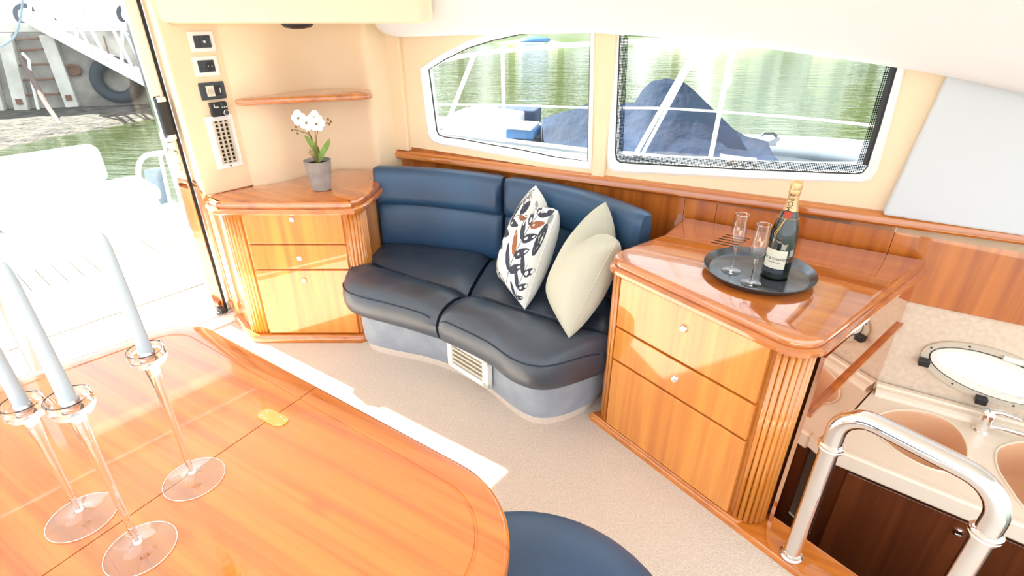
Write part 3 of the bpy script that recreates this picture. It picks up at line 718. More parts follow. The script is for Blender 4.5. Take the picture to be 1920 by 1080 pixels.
def sprig(m, u0, v0, u1, v1, k, la, lb, rust=False):
    d = math.atan2(v1 - v0, u1 - u0)
    for i in range(9):
        t = i / 8; blob(m, u0 + (u1 - u0) * t, v0 + (v1 - v0) * t, abs(u1 - u0) / 12 + abs(v1 - v0) / 12, 0.009, d, 6, 0.001)
    for i in range(k):
        t = (i + 0.6) / k; x = u0 + (u1 - u0) * t; y = v0 + (v1 - v0) * t
        for sd in (-1, 1):
            r = d + sd * 0.85; blob('p_rust' if rust and (i + sd) % 4 == 0 else m, x + la * 1.05 * math.cos(r), y + la * 1.05 * math.sin(r), la, lb, r)
sprig('p_slate', -0.25, -0.5, -0.5, 0.62, 5, 0.19, 0.06, True)
sprig('p_slate', 0.62, -0.35, 0.1, 0.45, 4, 0.18, 0.058, True)
sprig('p_slate', -0.5, -0.9, -0.72, -0.2, 3, 0.16, 0.055)
sprig('p_grey', 0.72, 0.35, 0.45, 0.8, 3, 0.10, 0.04)
sprig('p_grey', 0.6, -0.75, 0.35, -0.5, 2, 0.10, 0.04)
for m, u, v, a, b, r in (('p_slate', 0.02, -0.72, 0.2, 0.17, 0.6), ('p_taupe', 0.35, 0.62, 0.2, 0.1, 0.4), ('p_grey', 0.78, 0.1, 0.12, 0.22, 0.2), ('p_slate', -0.82, 0.25, 0.1, 0.26, 0.1), ('p_slate', -0.72, 0.78, 0.11, 0.12, 0.5), ('p_grey', -0.86, 0.62, 0.08, 0.12, 0.1), ('p_rust', 0.62, 0.42, 0.06, 0.13, 0.3), ('p_taupe', -0.4, 0.86, 0.07, 0.05, 0), ('p_taupe', -0.5, 0.9, 0.07, 0.04, 1.2), ('p_grey', 0.15, 0.86, 0.12, 0.05, 0.5), ('p_rust', -0.2, -0.88, 0.08, 0.05, 0.4)):
    blob(m, u, v, a, b, r, 16, 0.0008, 0)
for i in range(14): blob('p_grey', 0.02 + 0.13 * math.cos(i * 2.4) * (i / 14) ** .5, -0.72 + 0.11 * math.sin(i * 2.4) * (i / 14) ** .5, 0.016, 0.016, 0, 6, 0.0018, 0)
for i in range(10): blob('p_grey', -0.82 + 0.05 * math.cos(i * 2.4), 0.25 + 0.2 * math.sin(i * 1.7), 0.014, 0.014, 0, 6, 0.0018, 0)
for k_, b in PR.items(): b.build('leaf_print', k_, fc)['kind'] = 'stuff'

# ---- corner shelf
sh = [(-1.30, 2.640), (-1.285, 2.617), (-1.25, 2.612), (-0.72, 2.79), (-0.70, 2.81), (-0.698, 2.835), (-0.715, 2.86), (-0.74, 2.953), (-0.84, 2.988), (-0.967, 3.003), (-1.055, 2.943), (-1.115, 2.858), (-1.178, 2.763), (-1.25, 2.698)]
tag(MB().slab(sh, [(0.012, 1.178), (0.002, 1.184), (0.0, 1.194), (0.003, 1.204), (0.014, 1.209)]).build('corner_shelf', 'wood_edge', smooth=True), 'small rounded wooden shelf on the cream corner wall', 'shelf')
# ---- spotlight under the soffit
sx = aty(558, 47, 2.62)
sp = thing('ceiling_spotlight', 'flat black spotlight under the cream soffit', 'light', (sx[0], sx[1], 1.515))
MB().lathe((sx[0], sx[1], 1.505), [(0.03, 0), (0.055, 0.004), (0.066, 0.014), (0.066, 0.024)], 28).build('housing', 'black', sp, smooth=True)
MB().lathe((sx[0], sx[1], 1.503), [(0.028, 0), (0.028, 0.003)], 20).build('lens', 'slate', sp, smooth=True)

# ---- fittings on the narrow cream wall
Sa, Sb = (-1.468, 2.481), (-1.313, 2.659)
sd = Vector((Sb[0] - Sa[0], Sb[1] - Sa[1], 0)).normalized(); sn = Vector((sd.y, -sd.x, 0)); srz = math.atan2(sd.y, sd.x)
def sbox(c, dx, dz, w, h, o0, o1):
    p = Vector(c) + sd * dx + Vector((0, 0, dz)) + sn * ((o0 + o1) / 2)
    return MB().box(tuple(p), (w, o1 - o0, h), srz)
def sdisc(c, dx, dz, r, o0, o1, seg=18):
    p = Vector(c) + sd * dx + Vector((0, 0, dz)) + sn * o0
    return MB().lathe(tuple(p), [(r, 0), (r, o1 - o0)], seg, sn)
c = atp(378, 78, Sa, Sb)
o = thing('aerial_socket', 'topmost switch plate with dark aerial socket on the cream wall', 'socket', c)
sbox(c, 0, 0, 0.108, 0.082, 0.0, 0.006).build('cover_plate', 'white', o, bevel=0.004)
sbox(c, 0, 0, 0.070, 0.050, 0.006, 0.010).build('insert', 'slate', o, bevel=0.002)
for dx in (-0.0235, 0, 0.0235): sbox(c, dx, 0, 0.021, 0.044, 0.010, 0.0115).build('module', 'slate', o)
sdisc(c, 0.004, 0.0, 0.006, 0.0115, 0.02).build('aerial_plug', 'steel', o, smooth=True)
c = atp(386, 124, Sa, Sb)
o = thing('power_socket', 'white plate with dark round power socket on the cream wall', 'socket', c)
sbox(c, 0, 0, 0.108, 0.082, 0.0, 0.006).build('cover_plate', 'white', o, bevel=0.004)
sbox(c, 0, 0, 0.070, 0.050, 0.006, 0.010).build('insert', 'slate', o, bevel=0.002)
sdisc(c, 0.014, 0, 0.020, 0.010, 0.0115, 24).build('socket_well', 'black', o, smooth=True)
for dx in (0.006, 0.022): sdisc(c, dx, 0, 0.0025, 0.0115, 0.0125, 10).build('pin_hole', 'steel', o)
for dz in (-0.009, 0.009): sdisc(c, -0.022, dz, 0.0045, 0.010, 0.0115, 3).build('arrow_mark', 'black', o)
c = atp(398, 170, Sa, Sb)
o = thing('thermostat', 'wide dark grey thermostat plate on the cream wall', 'thermostat', c)
sbox(c, 0, 0, 0.112, 0.074, 0.0, 0.009).build('cover_plate', 'slate', o, bevel=0.004)
sbox(c, -0.012, 0, 0.034, 0.046, 0.009, 0.0105).build('dial_face', 'label', o)
sdisc(c, -0.012, -0.002, 0.012, 0.0105, 0.014).build('dial', 'vent', o, smooth=True)
sbox(c, 0.022, 0, 0.03, 0.044, 0.009, 0.012).build('rocker', 'black', o, bevel=0.002)
sbox(c, 0.030, 0, 0.004, 0.024, 0.012, 0.0135).build('rocker_mark', 'label', o)
c = atp(408, 204, Sa, Sb)
o = thing('heater_control', 'small black heater control box below the thermostat', 'control', c)
sbox(c, 0, 0, 0.074, 0.062, 0.0, 0.026).build('housing', 'black', o, bevel=0.004)
p = Vector(c) + sd * 0.022 + Vector((0, 0, -0.016)) + sn * 0.026
MB().lathe(tuple(p), [(0.0135, 0), (0.0135, 0.009), (0.0105, 0.010), (0.001, 0.010)], 20, sn).build('knob', 'slate', o, smooth=True)
MB().tube([tuple(p + sn * 0.0095 + (sd * math.cos(a) + Vector((0, 0, 1)) * math.sin(a)) * 0.012) for a in [2 * PI * i / 20 for i in range(20)]], 0.0013, 6, True).build('knob_ring', 'offwhite', o, smooth=True)
for i in range(3): sbox(c, 0.012 + 0.009 * i, 0.008, 0.004, 0.005, 0.026, 0.0268).build('indicator', 'offwhite', o)
sbox(c, -0.022, 0.018, 0.004, 0.012, 0.026, 0.0268).build('white_mark', 'offwhite', o); sbox(c, -0.013, 0.011, 0.018, 0.0035, 0.026, 0.0268).build('white_mark', 'offwhite', o)
sbox(c, 0.012, 0.022, 0.012, 0.01, 0.026, 0.0285).build('button', 'slate', o)
c = atp(421, 266, Sa, Sb)
o = thing('wall_air_vent', 'white wall air vent with beige upright slats', 'vent', c)
sbox(c, 0, 0, 0.125, 0.245, 0.0, 0.006).build('cover_plate', 'white', o, bevel=0.003)
sbox(c, 0, 0, 0.072, 0.195, 0.006, 0.0075).build('duct_opening', 'gap', o)
for i in range(4): sbox(c, -0.033 + 0.022 * i, 0, 0.008, 0.197, 0.0075, 0.016).build('slat', 'vent', o)
for i in range(10): sbox(c, 0, -0.088 + 0.0195 * i, 0.068, 0.0065, 0.0075, 0.0105).build('cross_bar', 'vent', o)
sdisc(c, 0.0, -0.112, 0.004, 0.006, 0.008, 10).build('screw', 'slate', o)

# ---- potted orchid
px, py = -0.945, 2.600; pz = 0.785
hz = aty(597, 300, py)[2]
po = thing('potted_orchid', 'white artificial orchid in a tapered grey pot on the corner cabinet', 'plant', (px, py, pz))
MB().lathe((px, py, pz), [(0.040, 0), (0.045, 0.003), (0.064, hz - pz - 0.002), (0.066, hz - pz), (0.060, hz - pz), (0.057, hz - pz - 0.02), (0.001, hz - pz - 0.02)], 32).build('pot', 'pot', po, smooth=True)
MB().lathe((px, py, hz - 0.028), [(0.058, 0), (0.058, 0.010), (0.03, 0.016), (0.001, 0.017)], 20).build('soil', 'soil', po, smooth=True)
def leafmesh(path, wid, m, name, up=(0, -1, 0.3)):
    P = catmull(path, 12); vs = []; fs = []; upv = Vector(up)
    for i, p in enumerate(P):
        t = i / 12; d = (P[min(i + 1, 12)] - P[max(i - 1, 0)]).normalized(); s = d.cross(upv).normalized()
        w = wid * (math.sin(PI * min(1, 0.12 + t * 0.88)) ** 0.6); nn = s.cross(d).normalized()
        vs += [tuple(p - s * w), tuple(p - nn * w * 0.35), tuple(p + s * w), tuple(p + nn * 0.003 - nn * w * 0.35)]
    n = len(P)
    for i in range(n - 1):
        for k in range(4): fs.append((i * 4 + k, i * 4 + (k + 1) % 4, i * 4 + 4 + (k + 1) % 4, i * 4 + 4 + k))
    fs += [(0, 1, 2, 3), tuple((n - 1) * 4 + k for k in range(4))]
    return MB().add(vs, fs).build(name, m, po, smooth=True)
pt = lambda u, v, dy=0.0: aty(u, v, py + dy)
base = (px, py, hz - 0.015)
leafmesh([base, pt(590, 280), pt(580, 264, -0.01), pt(571, 254, -0.015)], 0.014, 'leaf', 'leaf')
leafmesh([base, pt(606, 284), pt(613, 272), pt(618, 260, 0.01)], 0.014, 'leaf', 'leaf')
leafmesh([base, pt(596, 284, 0.02), pt(590, 272, 0.03), pt(586, 266, 0.04)], 0.010, 'leaf', 'leaf')
for a in ([base, pt(586, 264), pt(578, 246), pt(576, 236)], [base, pt(592, 270), pt(591, 250), pt(590, 240)], [base, pt(583, 258), pt(566, 247), pt(551, 243)], [base, pt(594, 255), pt(602, 236), pt(615, 230)]):
    MB().tube(catmull(a, 12), 0.0022, 6).build('stem', 'stem', po, smooth=True)
for a in ((578, 284), (580, 279)): MB().tube([base, pt(*a)], 0.002, 6).build('twig', 'bud', po, smooth=True)
for u, v in ((548, 244), (558, 250), (555, 238), (615, 224), (620, 228), (608, 232), (617, 233)): MB().ball(pt(u, v), (0.0055, 0.005, 0.006), 8, 6).build('bud', 'bud', po, smooth=True)
def flower(u, v, size, tilt, dy):
    c = Vector(pt(u, v, dy)); f = bpy.data.objects.new('flower', None); COL.objects.link(f); f.location = c; attach(f, po)
    nrm = Vector((0.15 * math.cos(tilt), -1, 0.25)).normalized(); a = nrm.orthogonal().normalized(); b = nrm.cross(a)
    for k in range(5):
        t = tilt + 2 * PI * k / 5; d = a * math.cos(t) + b * math.sin(t); w = nrm.cross(d)
        L = size * (1.0 if k % 2 else 0.86); vs = [c]; q = []
        for i in range(12):
            x = 2 * PI * i / 12; r = d * (L * (0.52 + 0.48 * math.cos(x))) + w * (L * 0.46 * math.sin(x)); vs.append(c + r + nrm * (0.006 - 0.010 * (r.length / L) ** 2 + 0.001 * k))
        fs = [(0, i + 1, (i + 1) % 12 + 1) for i in range(12)]
        bk = [v - nrm * 0.0015 for v in vs]; o_ = len(vs); vs += bk; fs += [(o_, (i + 1) % 12 + 1 + o_, i + 1 + o_) for i in range(12)] + [(i + 1, i + 1 + o_, (i + 1) % 12 + 1 + o_, (i + 1) % 12 + 1) for i in range(12)]
        MB().add(vs, fs).build('petal', 'petal', f, smooth=True)
    MB().ball(tuple(c + nrm * 0.010), 0.005, 8, 6).build('lip', 'stem', f, smooth=True)
flower(560, 222, 0.040, 0.3, -0.015); flower(575, 231, 0.040, 0.9, -0.035); flower(590, 224, 0.042, 0.1, -0.01); flower(594, 233, 0.040, 1.3, -0.04)

# ---- tray with bottle and two flutes
TZ = 0.785; tc = (0.838, 1.648)
tag(MB().lathe((*tc, TZ), [(0.150, 0.0), (0.160, 0.001), (0.176, 0.018), (0.180, 0.024), (0.178, 0.025), (0.172, 0.020), (0.158, 0.006), (0.001, 0.005)], 64).build('serving_tray', 'tray', smooth=True), 'round dark metal tray on the drinks cabinet', 'tray')
bx, by, bz = 0.885, 1.630, TZ + 0.006
bo = thing('champagne_bottle', 'dark green champagne bottle with gold foil neck on the tray', 'bottle', (bx, by, bz))
MB().lathe((bx, by, bz), [(0.036, 0.0), (0.043, 0.004), (0.044, 0.012), (0.044, 0.125), (0.0425, 0.150), (0.037, 0.180), (0.028, 0.210), (0.020, 0.236), (0.0165, 0.255), (0.0145, 0.28), (0.0145, 0.30)], 40).build('glass_body', 'bottle', bo, smooth=True)
MB().lathe((bx, by, bz), [(0.0225, 0.231), (0.0182, 0.250), (0.0162, 0.272), (0.0157, 0.284), (0.0178, 0.287), (0.0178, 0.297), (0.0165, 0.299), (0.0175, 0.301), (0.0178, 0.312), (0.016, 0.322), (0.011, 0.327), (0.001, 0.328)], 28).build('foil', 'foil', bo, smooth=True)
FA = math.atan2(-0.74, -0.67)                 # label faces this way
def onb(ang, r, z): return (bx + r * math.cos(FA + ang), by + r * math.sin(FA + ang), bz + z)
def wrap(name, a0, a1, z0, z1, rf, m, k=14):
    zs = [z0 + (z1 - z0) * i / 4 for i in range(5)]
    vs = [onb(a0 + (a1 - a0) * j / k, rf(z), z) for z in zs for j in range(k + 1)]
    return MB().add(vs, [(i * (k + 1) + j, i * (k + 1) + j + 1, (i + 1) * (k + 1) + j + 1, (i + 1) * (k + 1) + j) for i in range(4) for j in range(k)]).build(name, m, bo, smooth=True)
lb = wrap('paper_label', -0.80, 0.80, 0.040, 0.105, lambda z: 0.0446, 'label')
wrap('label_band', -0.80, 0.80, 0.024, 0.037, lambda z: 0.0445, 'slate')
wrap('tax_stamp', 0.95, 1.30, 0.085, 0.108, lambda z: 0.0446, 'p_grey')
neckr = lambda z: 0.0230 - (z - 0.231) * 0.125 if z < 0.27 else 0.0168
text_mesh('MOËT & CHANDON', 0.0115, lambda x, y: onb(x / 0.045, 0.0452, 0.074 + y), 'ink', 'label_lettering', bo, 1.0)
text_mesh('CHAMPAGNE', 0.006, lambda x, y: onb(x / 0.045, 0.0452, 0.062 + y), 'ink', 'label_lettering', bo, 1.1)
text_mesh('MOËT', 0.021, lambda x, y: onb(-y / 0.02 + 0.1, (0.0232 - (x + 0.006) * 0.115), 0.259 + x), 'ink', 'neck_lettering', bo, 1.05)
sc_ = Vector(onb(0.1, 0.0262, 0.222)); MB().lathe(tuple(sc_ - Vector((math.cos(FA), math.sin(FA), 0.3)) * 0.003), [(0.013, 0), (0.013, 0.003), (0.010, 0.0045), (0.001, 0.005)], 24, (math.cos(FA + 0.1), math.sin(FA + 0.1), 0.35)).build('wax_seal', 'seal', bo, smooth=True)
rb = lambda z: 0.0445 if z < 0.13 else (0.043 - (z - 0.15) * 0.22 if z < 0.18 else 0.0375 - (z - 0.18) * 0.31)
for a1 in (-0.5, -0.35): MB().tube([onb(0.05 + (a1 - 0.05) * t, rb(0.215 - 0.06 * t) + 0.002, 0.215 - 0.06 * t) for t in [i / 8 for i in range(9)]], 0.0011, 6).build('gold_cord', 'gold', bo, smooth=True)
MB().tube([onb(-1.5 + 3.6 * i / 24, rb(0.205) + 0.0015, 0.205 + 0.004 * math.sin(i / 24 * PI)) for i in range(25)], 0.0009, 6).build('gold_cord', 'gold', bo, smooth=True)
def flute(x, y, label):
    z = TZ + 0.006; o = thing('champagne_flute', label, 'glass', (x, y, z), 'champagne flutes on the tray')
    MB().lathe((x, y, z), [(0.031, 0.0), (0.032, 0.0012), (0.020, 0.003), (0.007, 0.006), (0.001, 0.0062)], 32).build('foot', 'crystal', o, smooth=True)
    MB().lathe((x, y, z), [(0.006, 0.005), (0.0042, 0.012), (0.0036, 0.04), (0.0040, 0.075), (0.006, 0.088), (0.001, 0.092)], 14).build('stem', 'crystal', o, smooth=True)
    b = MB(); pr = [(0.002, 0.088), (0.012, 0.094), (0.020, 0.106), (0.0245, 0.125), (0.0250, 0.145), (0.0235, 0.175), (0.0215, 0.205)]
    b.rings([[(x + r * math.cos(2 * PI * k / 32), y + r * math.sin(2 * PI * k / 32), z + h) for k in range(32)] for r, h in pr], True, True, False)
    bw = b.build('bowl', 'thin_glass', o, smooth=True)
    MB().tube([(x + 0.0215 * math.cos(2 * PI * k / 32), y + 0.0215 * math.sin(2 * PI * k / 32), z + 0.205) for k in range(32)], 0.0009, 6, True).build('rim', 'crystal', bw, smooth=True)
flute(0.750, 1.660, 'champagne flute standing further from the bottle on the tray')
flute(0.782, 1.568, 'champagne flute standing at the front edge of the tray')

# ---- dining table with folding leaf
C1, C2 = Vector((-1.05, 1.508)), Vector((0.078, 0.752)); C3 = C2 + Vector(N) * 0.95; C4 = C1 + Vector((-0.69, -0.72)) * 0.95
to = rpoly([tuple(C1), tuple(C2), tuple(C3), tuple(C4)], [0.15, 0.24, 0.24, 0.15], 14)
dt = thing('dining_table', 'glossy cherry wood table with hinged folding leaf in the foreground', 'table', (-0.6, 0.7, 0))
prof = [(0.04, 0.655), (0.008, 0.657), (0.0, 0.664), (0.0, 0.688), (0.004, 0.696), (0.012, 0.700), (0.060, 0.700), (0.0615, 0.6975), (0.066, 0.6975), (0.0675, 0.700), (0.09, 0.700)]
full = MB().slab(to, prof)
h0 = Vector((-0.523, 1.138, 0)); hn = Vector((D[0], D[1], 0))
for sg, nm in ((1, 'tabletop'), (-1, 'folding_leaf')):
    bm = bmesh.new(); vs = [bm.verts.new(v) for v in full.v]
    for f in full.f: bm.faces.new([vs[i] for i in f])
    bmesh.ops.recalc_face_normals(bm, faces=bm.faces)
    r = bmesh.ops.bisect_plane(bm, geom=bm.verts[:] + bm.edges[:] + bm.faces[:], plane_co=h0 + hn * (0.0012 * sg), plane_no=hn * sg, clear_inner=True)
    ed = [e for e in bm.edges if e.is_boundary]
    if ed: bmesh.ops.edgenet_fill(bm, edges=ed)
    bmesh.ops.recalc_face_normals(bm, faces=bm.faces)
    me = bpy.data.meshes.new(nm); bm.to_mesh(me); bm.free()
    link(nm, me, 'wood_table', dt, smooth=True)
hx = Vector(atz(512, 784, 0.7)); hrz = math.atan2(D[1], D[0])
hp = rpoly([(-0.045, -0.019), (0.045, -0.019), (0.045, 0.019), (-0.045, 0.019)], 0.018, 6)
hpw = [(hx.x + p[0] * D[0] - p[1] * D[1], hx.y + p[0] * D[1] + p[1] * D[0]) for p in hp]
hg = MB().prism(hpw, 0.7002, 0.7022).build('hinge', 'brass', dt)
for a, b in ((-0.032, -0.009), (-0.032, 0.009), (-0.014, -0.011), (0.032, -0.009), (0.032, 0.009), (0.014, 0.011)):
    MB().lathe((hx.x + a * D[0] - b * D[1], hx.y + a * D[1] + b * D[0], 0.7022), [(0.0036, 0), (0.003, 0.0008), (0.001, 0.0003)], 10).build('screw', 'steel', hg, smooth=True)
MB().lathe((-0.55, 0.62, 0), [(0.24, 0), (0.24, 0.012), (0.07, 0.03), (0.055, 0.05), (0.055, 0.62), (0.11, 0.655)], 24).build('pedestal', 'chrome', dt, smooth=True)

# ---- glass candle holders and candles
def holder(x, y, ztop, label, clabel, seg=40):
    z = 0.7004; h = ztop - z
    o = thing('candle_holder', label, 'candle holder', (x, y, z), 'glass candle holders on the table')
    MB().lathe((x, y, z), [(0.058, 0.0), (0.0595, 0.0015), (0.045, 0.0035), (0.022, 0.007), (0.012, 0.013), (0.0085, 0.02), (0.001, 0.021)], seg).build('foot', 'thin_glass', o, smooth=True)
    MB().tube([(x + 0.0595 * math.cos(2 * PI * k / 40), y + 0.0595 * math.sin(2 * PI * k / 40), z + 0.0016) for k in range(40)], 0.0008, 6, True).build('foot_rim', 'offwhite', o, smooth=True)
    MB().lathe((x, y, z), [(0.0075, 0.0195), (0.0055, 0.03), (0.0058, 0.08), (0.0085, h - 0.09), (0.0125, h - 0.045), (0.016, h - 0.032), (0.001, h - 0.031)], 20).build('stem', 'crystal', o, smooth=True)
    MB().lathe((x, y, z), [(0.015, h - 0.0305), (0.027, h - 0.029), (0.032, h - 0.020), (0.032, h), (0.0285, h), (0.0275, h - 0.014), (0.014, h - 0.017), (0.001, h - 0.017)], seg).build('cup', 'crystal', o, smooth=True)
    MB().lathe((x, y, z), [(0.0135, h - 0.0165), (0.0135, h - 0.004), (0.012, h - 0.002)], 20).build('candle_insert', 'steel', o, smooth=True)
    zb = z + h - 0.0158
    c = thing('taper_candle', clabel, 'candle', (x, y, zb), 'white taper candles')
    MB().lathe((x, y, zb), [(0.0112, 0), (0.0115, 0.02), (0.0105, 0.12), (0.0085, 0.215), (0.0065, 0.238), (0.0035, 0.246), (0.001, 0.248)], 24).build('wax', 'wax', c, smooth=True)
    MB().tube([(x, y, zb + 0.245), (x + 0.002, y, zb + 0.252), (x + 0.005, y, zb + 0.257)], 0.0011, 6).build('wick', 'rope_white', c, smooth=True)
holder(-0.680, 0.830, 1.034, 'glass candle holder standing nearest the table hinge', 'white taper candle in the holder nearest the hinge')
holder(-0.692, 0.662, 1.059, 'tallest glass candle holder nearest the camera', 'white taper candle in the tallest holder')
holder(-0.851, 0.733, 0.990, 'shortest glass candle holder at the left edge', 'white taper candle in the shortest holder')

# ---- tub chair in the foreground
ch = thing('tub_stool', 'round navy leather stool tucked under the table', 'stool', (0.02, 0.58, 0))
MB().lathe((0.02, 0.59, 0), [(0.20, 0.40), (0.285, 0.405), (0.325, 0.43), (0.335, 0.465), (0.328, 0.495), (0.30, 0.515), (0.2, 0.525), (0.001, 0.528)], 56).build('seat', 'leather_back', ch, smooth=True)
MB().tube([(0.02 + 0.3355 * math.cos(2 * PI * k / 56), 0.59 + 0.3355 * math.sin(2 * PI * k / 56), 0.465) for k in range(56)], 0.004, 6, True).build('piping', 'stitch', ch, smooth=True)
MB().lathe((0.02, 0.59, 0), [(0.22, 0), (0.22, 0.01), (0.05, 0.03), (0.035, 0.05), (0.035, 0.37), (0.15, 0.40)], 28).build('pedestal', 'chrome', ch, smooth=True)

# ---- chrome grab rail at the galley steps
q0, q1 = Vector((0.900, 1.137, 0)), Vector((1.115, 0.852, 0)); qd = (q1 - q0).normalized(); Z3 = Vector((0, 0, 1))
gr = thing('grab_rail', 'polished chrome grab rail at the galley steps', 'rail', tuple(q0 + Z3 * 0.025))
def bendpath(r, zt, n=10):
    out = [q0 + Z3 * 0.50]
    for i in range(n + 1):
        a = PI / 2 * i / n; out.append(q0 + qd * (r - r * math.cos(a)) + Z3 * (zt - r + r * math.sin(a)))
    for i in range(n + 1):
        a = PI / 2 * i / n; out.append(q1 - qd * (r - r * math.sin(a)) + Z3 * (zt - r + r * math.cos(a)))
    out.append(q1 + Z3 * 0.50); return out
MB().tube(bendpath(0.085, 0.635), 0.0265, 20).build('top_bar', 'chrome', gr, smooth=True)
for q, zb in ((q0, 0.026), (q1, 0.026)):
    MB().tube([q + Z3 * zb, q + Z3 * 0.50], 0.0255, 20).build('post', 'chrome', gr, smooth=True)
    MB().lathe((q.x, q.y, 0.485), [(0.026, 0), (0.032, 0.002), (0.033, 0.008), (0.030, 0.011), (0.034, 0.014), (0.034, 0.021), (0.030, 0.025), (0.026, 0.028)], 24).build('collar', 'chrome', gr, smooth=True)
    MB().lathe((q.x, q.y, zb), [(0.034, 0), (0.034, 0.006), (0.030, 0.010), (0.030, 0.016), (0.026, 0.018)], 24).build('base_flange', 'chrome', gr, smooth=True)

# ---- galley counter with twin basins, faucet
gc_ = thing('galley_counter', 'cream galley worktop with two peach basins below the porthole', 'counter', W(1.4, 0.25, -0.75))
CZ = 0.19
lft = MC + MD * 0.02 + MN * 0.003; lf2 = MC + MD * 0.50 + MN * 0.003
fr0 = Vector(atz(1590, 850, CZ)); fr1 = Vector(atz(1880, 968, CZ)); fd = (fr1 - fr0).normalized(); far = fr0 + fd * 1.5
ct = [tuple(lft)[:2], tuple(lf2)[:2], tuple(fr0)[:2], tuple(far)[:2], W(2.5, 0.0)[:2], W(0.9, 0.0)[:2]]
k1 = [(1640, 787), (1655, 776), (1690, 770), (1735, 774), (1775, 790), (1800, 812), (1813, 842), (1806, 872), (1780, 884), (1745, 878), (1705, 860), (1668, 835), (1645, 810)]
k2 = [(1868, 852), (1880, 838), (1920, 830), (1970, 842), (2010, 885), (2015, 935), (1985, 970), (1945, 968), (1915, 945), (1890, 910), (1872, 880)]
K1 = [atz(u, v, CZ)[:2] for u, v in k1]; K2 = [atz(u, v, CZ)[:2] for u, v in k2]
def smoothloop(P):
    n = len(P); out = []
    for i in range(n):
        p0, p1, p2, p3 = (Vector(P[(i + k) % n]) for k in (-1, 0, 1, 2))
        for t in (0, 0.33, 0.67): out.append(tuple(0.5 * ((2 * p1) + (p2 - p0) * t + (2 * p0 - 5 * p1 + 4 * p2 - p3) * t * t + (3 * p1 - p0 - 3 * p2 + p3) * t ** 3)))
    return out
K1, K2 = smoothloop(K1), smoothloop(K2)
loops = [ct, K1, K2]; flat = [p for l in loops for p in l]; tr = tessellate_polygon([[Vector((*p, 0)) for p in l] for l in loops]); k = len(flat)
vs = [(*p, CZ) for p in flat] + [(*p, CZ - 0.05) for p in flat]; fs = [tuple(t) for t in tr] + [tuple(i + k for i in reversed(t)) for t in tr]; o_ = 0
for l in loops:
    m_ = len(l); fs += [(o_ + i, o_ + (i + 1) % m_, o_ + (i + 1) % m_ + k, o_ + i + k) for i in range(m_)]; o_ += m_
MB().add(vs, fs).build('worktop', 'counter', gc_)
for Kk in (K1, K2):
    b = MB(); cx = sum(p[0] for p in Kk) / len(Kk); cy = sum(p[1] for p in Kk) / len(Kk)
    b.rings([[(cx + (p[0] - cx) * s, cy + (p[1] - cy) * s, CZ + z) for p in Kk] for s, z in ((1.0, 0.001), (0.97, -0.01), (0.93, -0.09), (0.82, -0.13), (0.3, -0.14), (0.12, -0.142))], True, False, True)
    bs = b.build('basin', 'basin', gc_, smooth=True)
    MB().tube([(cx + (p[0] - cx) * 1.02, cy + (p[1] - cy) * 1.02, CZ + 0.001) for p in Kk], 0.004, 6, True).build('basin_rim', 'counter', bs, smooth=True)
    MB().lathe((cx, cy, CZ - 0.1415), [(0.035, 0), (0.035, 0.003), (0.025, 0.004), (0.02, 0.001)], 20).build('drain', 'steel', bs, smooth=True)
MB().rings([[W(s, n, z) for n, z in ((0.0, CZ), (0.0, 0.226), (0.02, 0.226), (0.026, 0.218), (0.045, 0.214), (0.055, 0.205), (0.06, CZ))] for s in (0.89, 2.5)]).build('upstand_ledge', 'counter', gc_)
fp = [fr0 - fd * 0.1, far]
frz = math.atan2(fd.y, fd.x); fo = Vector((fd.y, -fd.x, 0))
if fo.y > 0: fo = -fo
def gbox(t0, t1, o0, o1, z0, z1): p = fr0 + fd * ((t0 + t1) / 2) + fo * ((o0 + o1) / 2); return MB().box((p.x, p.y, (z0 + z1) / 2), (t1 - t0, o1 - o0, z1 - z0), frz)
gbox(-0.03, 1.5, -0.02, 0.012, CZ - 0.065, CZ + 0.004).build('front_edge', 'counter', gc_, bevel=0.008)
gbox(-0.02, 1.5, -0.05, -0.03, -0.75, CZ - 0.06).build('carcass', 'wood_dark', gc_)
for i in range(3):
    dd = gbox(0.02 + 0.42 * i, 0.42 + 0.42 * i, -0.03, -0.012, -0.70, CZ - 0.09).build('cupboard_door', 'wood_dark', gc_, bevel=0.003)
    p = fr0 + fd * (0.36 + 0.42 * i) + fo * -0.012; MB().lathe((p.x, p.y, CZ - 0.14), [(0.016, 0), (0.016, 0.004), (0.010, 0.006), (0.009, 0.003), (0.001, 0.003)], 18, fo).build('push_knob', 'chrome', dd, smooth=True)
fx = Vector(atz(1838, 808, CZ)); fa = thing('faucet', 'chrome single-lever faucet between the galley basins', 'faucet', tuple(fx))
MB().lathe(tuple(fx), [(0.026, 0), (0.026, 0.004), (0.020, 0.010), (0.020, 0.065), (0.021, 0.07), (0.021, 0.088), (0.015, 0.096), (0.001, 0.098)], 24).build('body', 'chrome', fa, smooth=True)
sdv = Vector((0.80, -0.60, 0))
MB().tube([fx + Z3 * 0.03, fx + sdv * 0.06 + Z3 * 0.042, fx + sdv * 0.16 + Z3 * 0.048, fx + sdv * 0.18 + Z3 * 0.036], [0.012, 0.011, 0.010, 0.010], 14).build('spout', 'chrome', fa, smooth=True)
MB().tube([fx + Z3 * 0.092, fx + sdv * 0.03 + Z3 * 0.102, fx + sdv * 0.085 + Z3 * 0.098], [0.013, 0.010, 0.006], 12).build('lever', 'chrome', fa, smooth=True)

# ================================================================== OUTSIDE
WZ = -0.95
structure(MB().add([(-90, -25, WZ), (110, -25, WZ), (110, 120, WZ), (-90, 120, WZ)], [(0, 1, 2, 3)]).build('water', 'water'), 'green rippled harbour water')
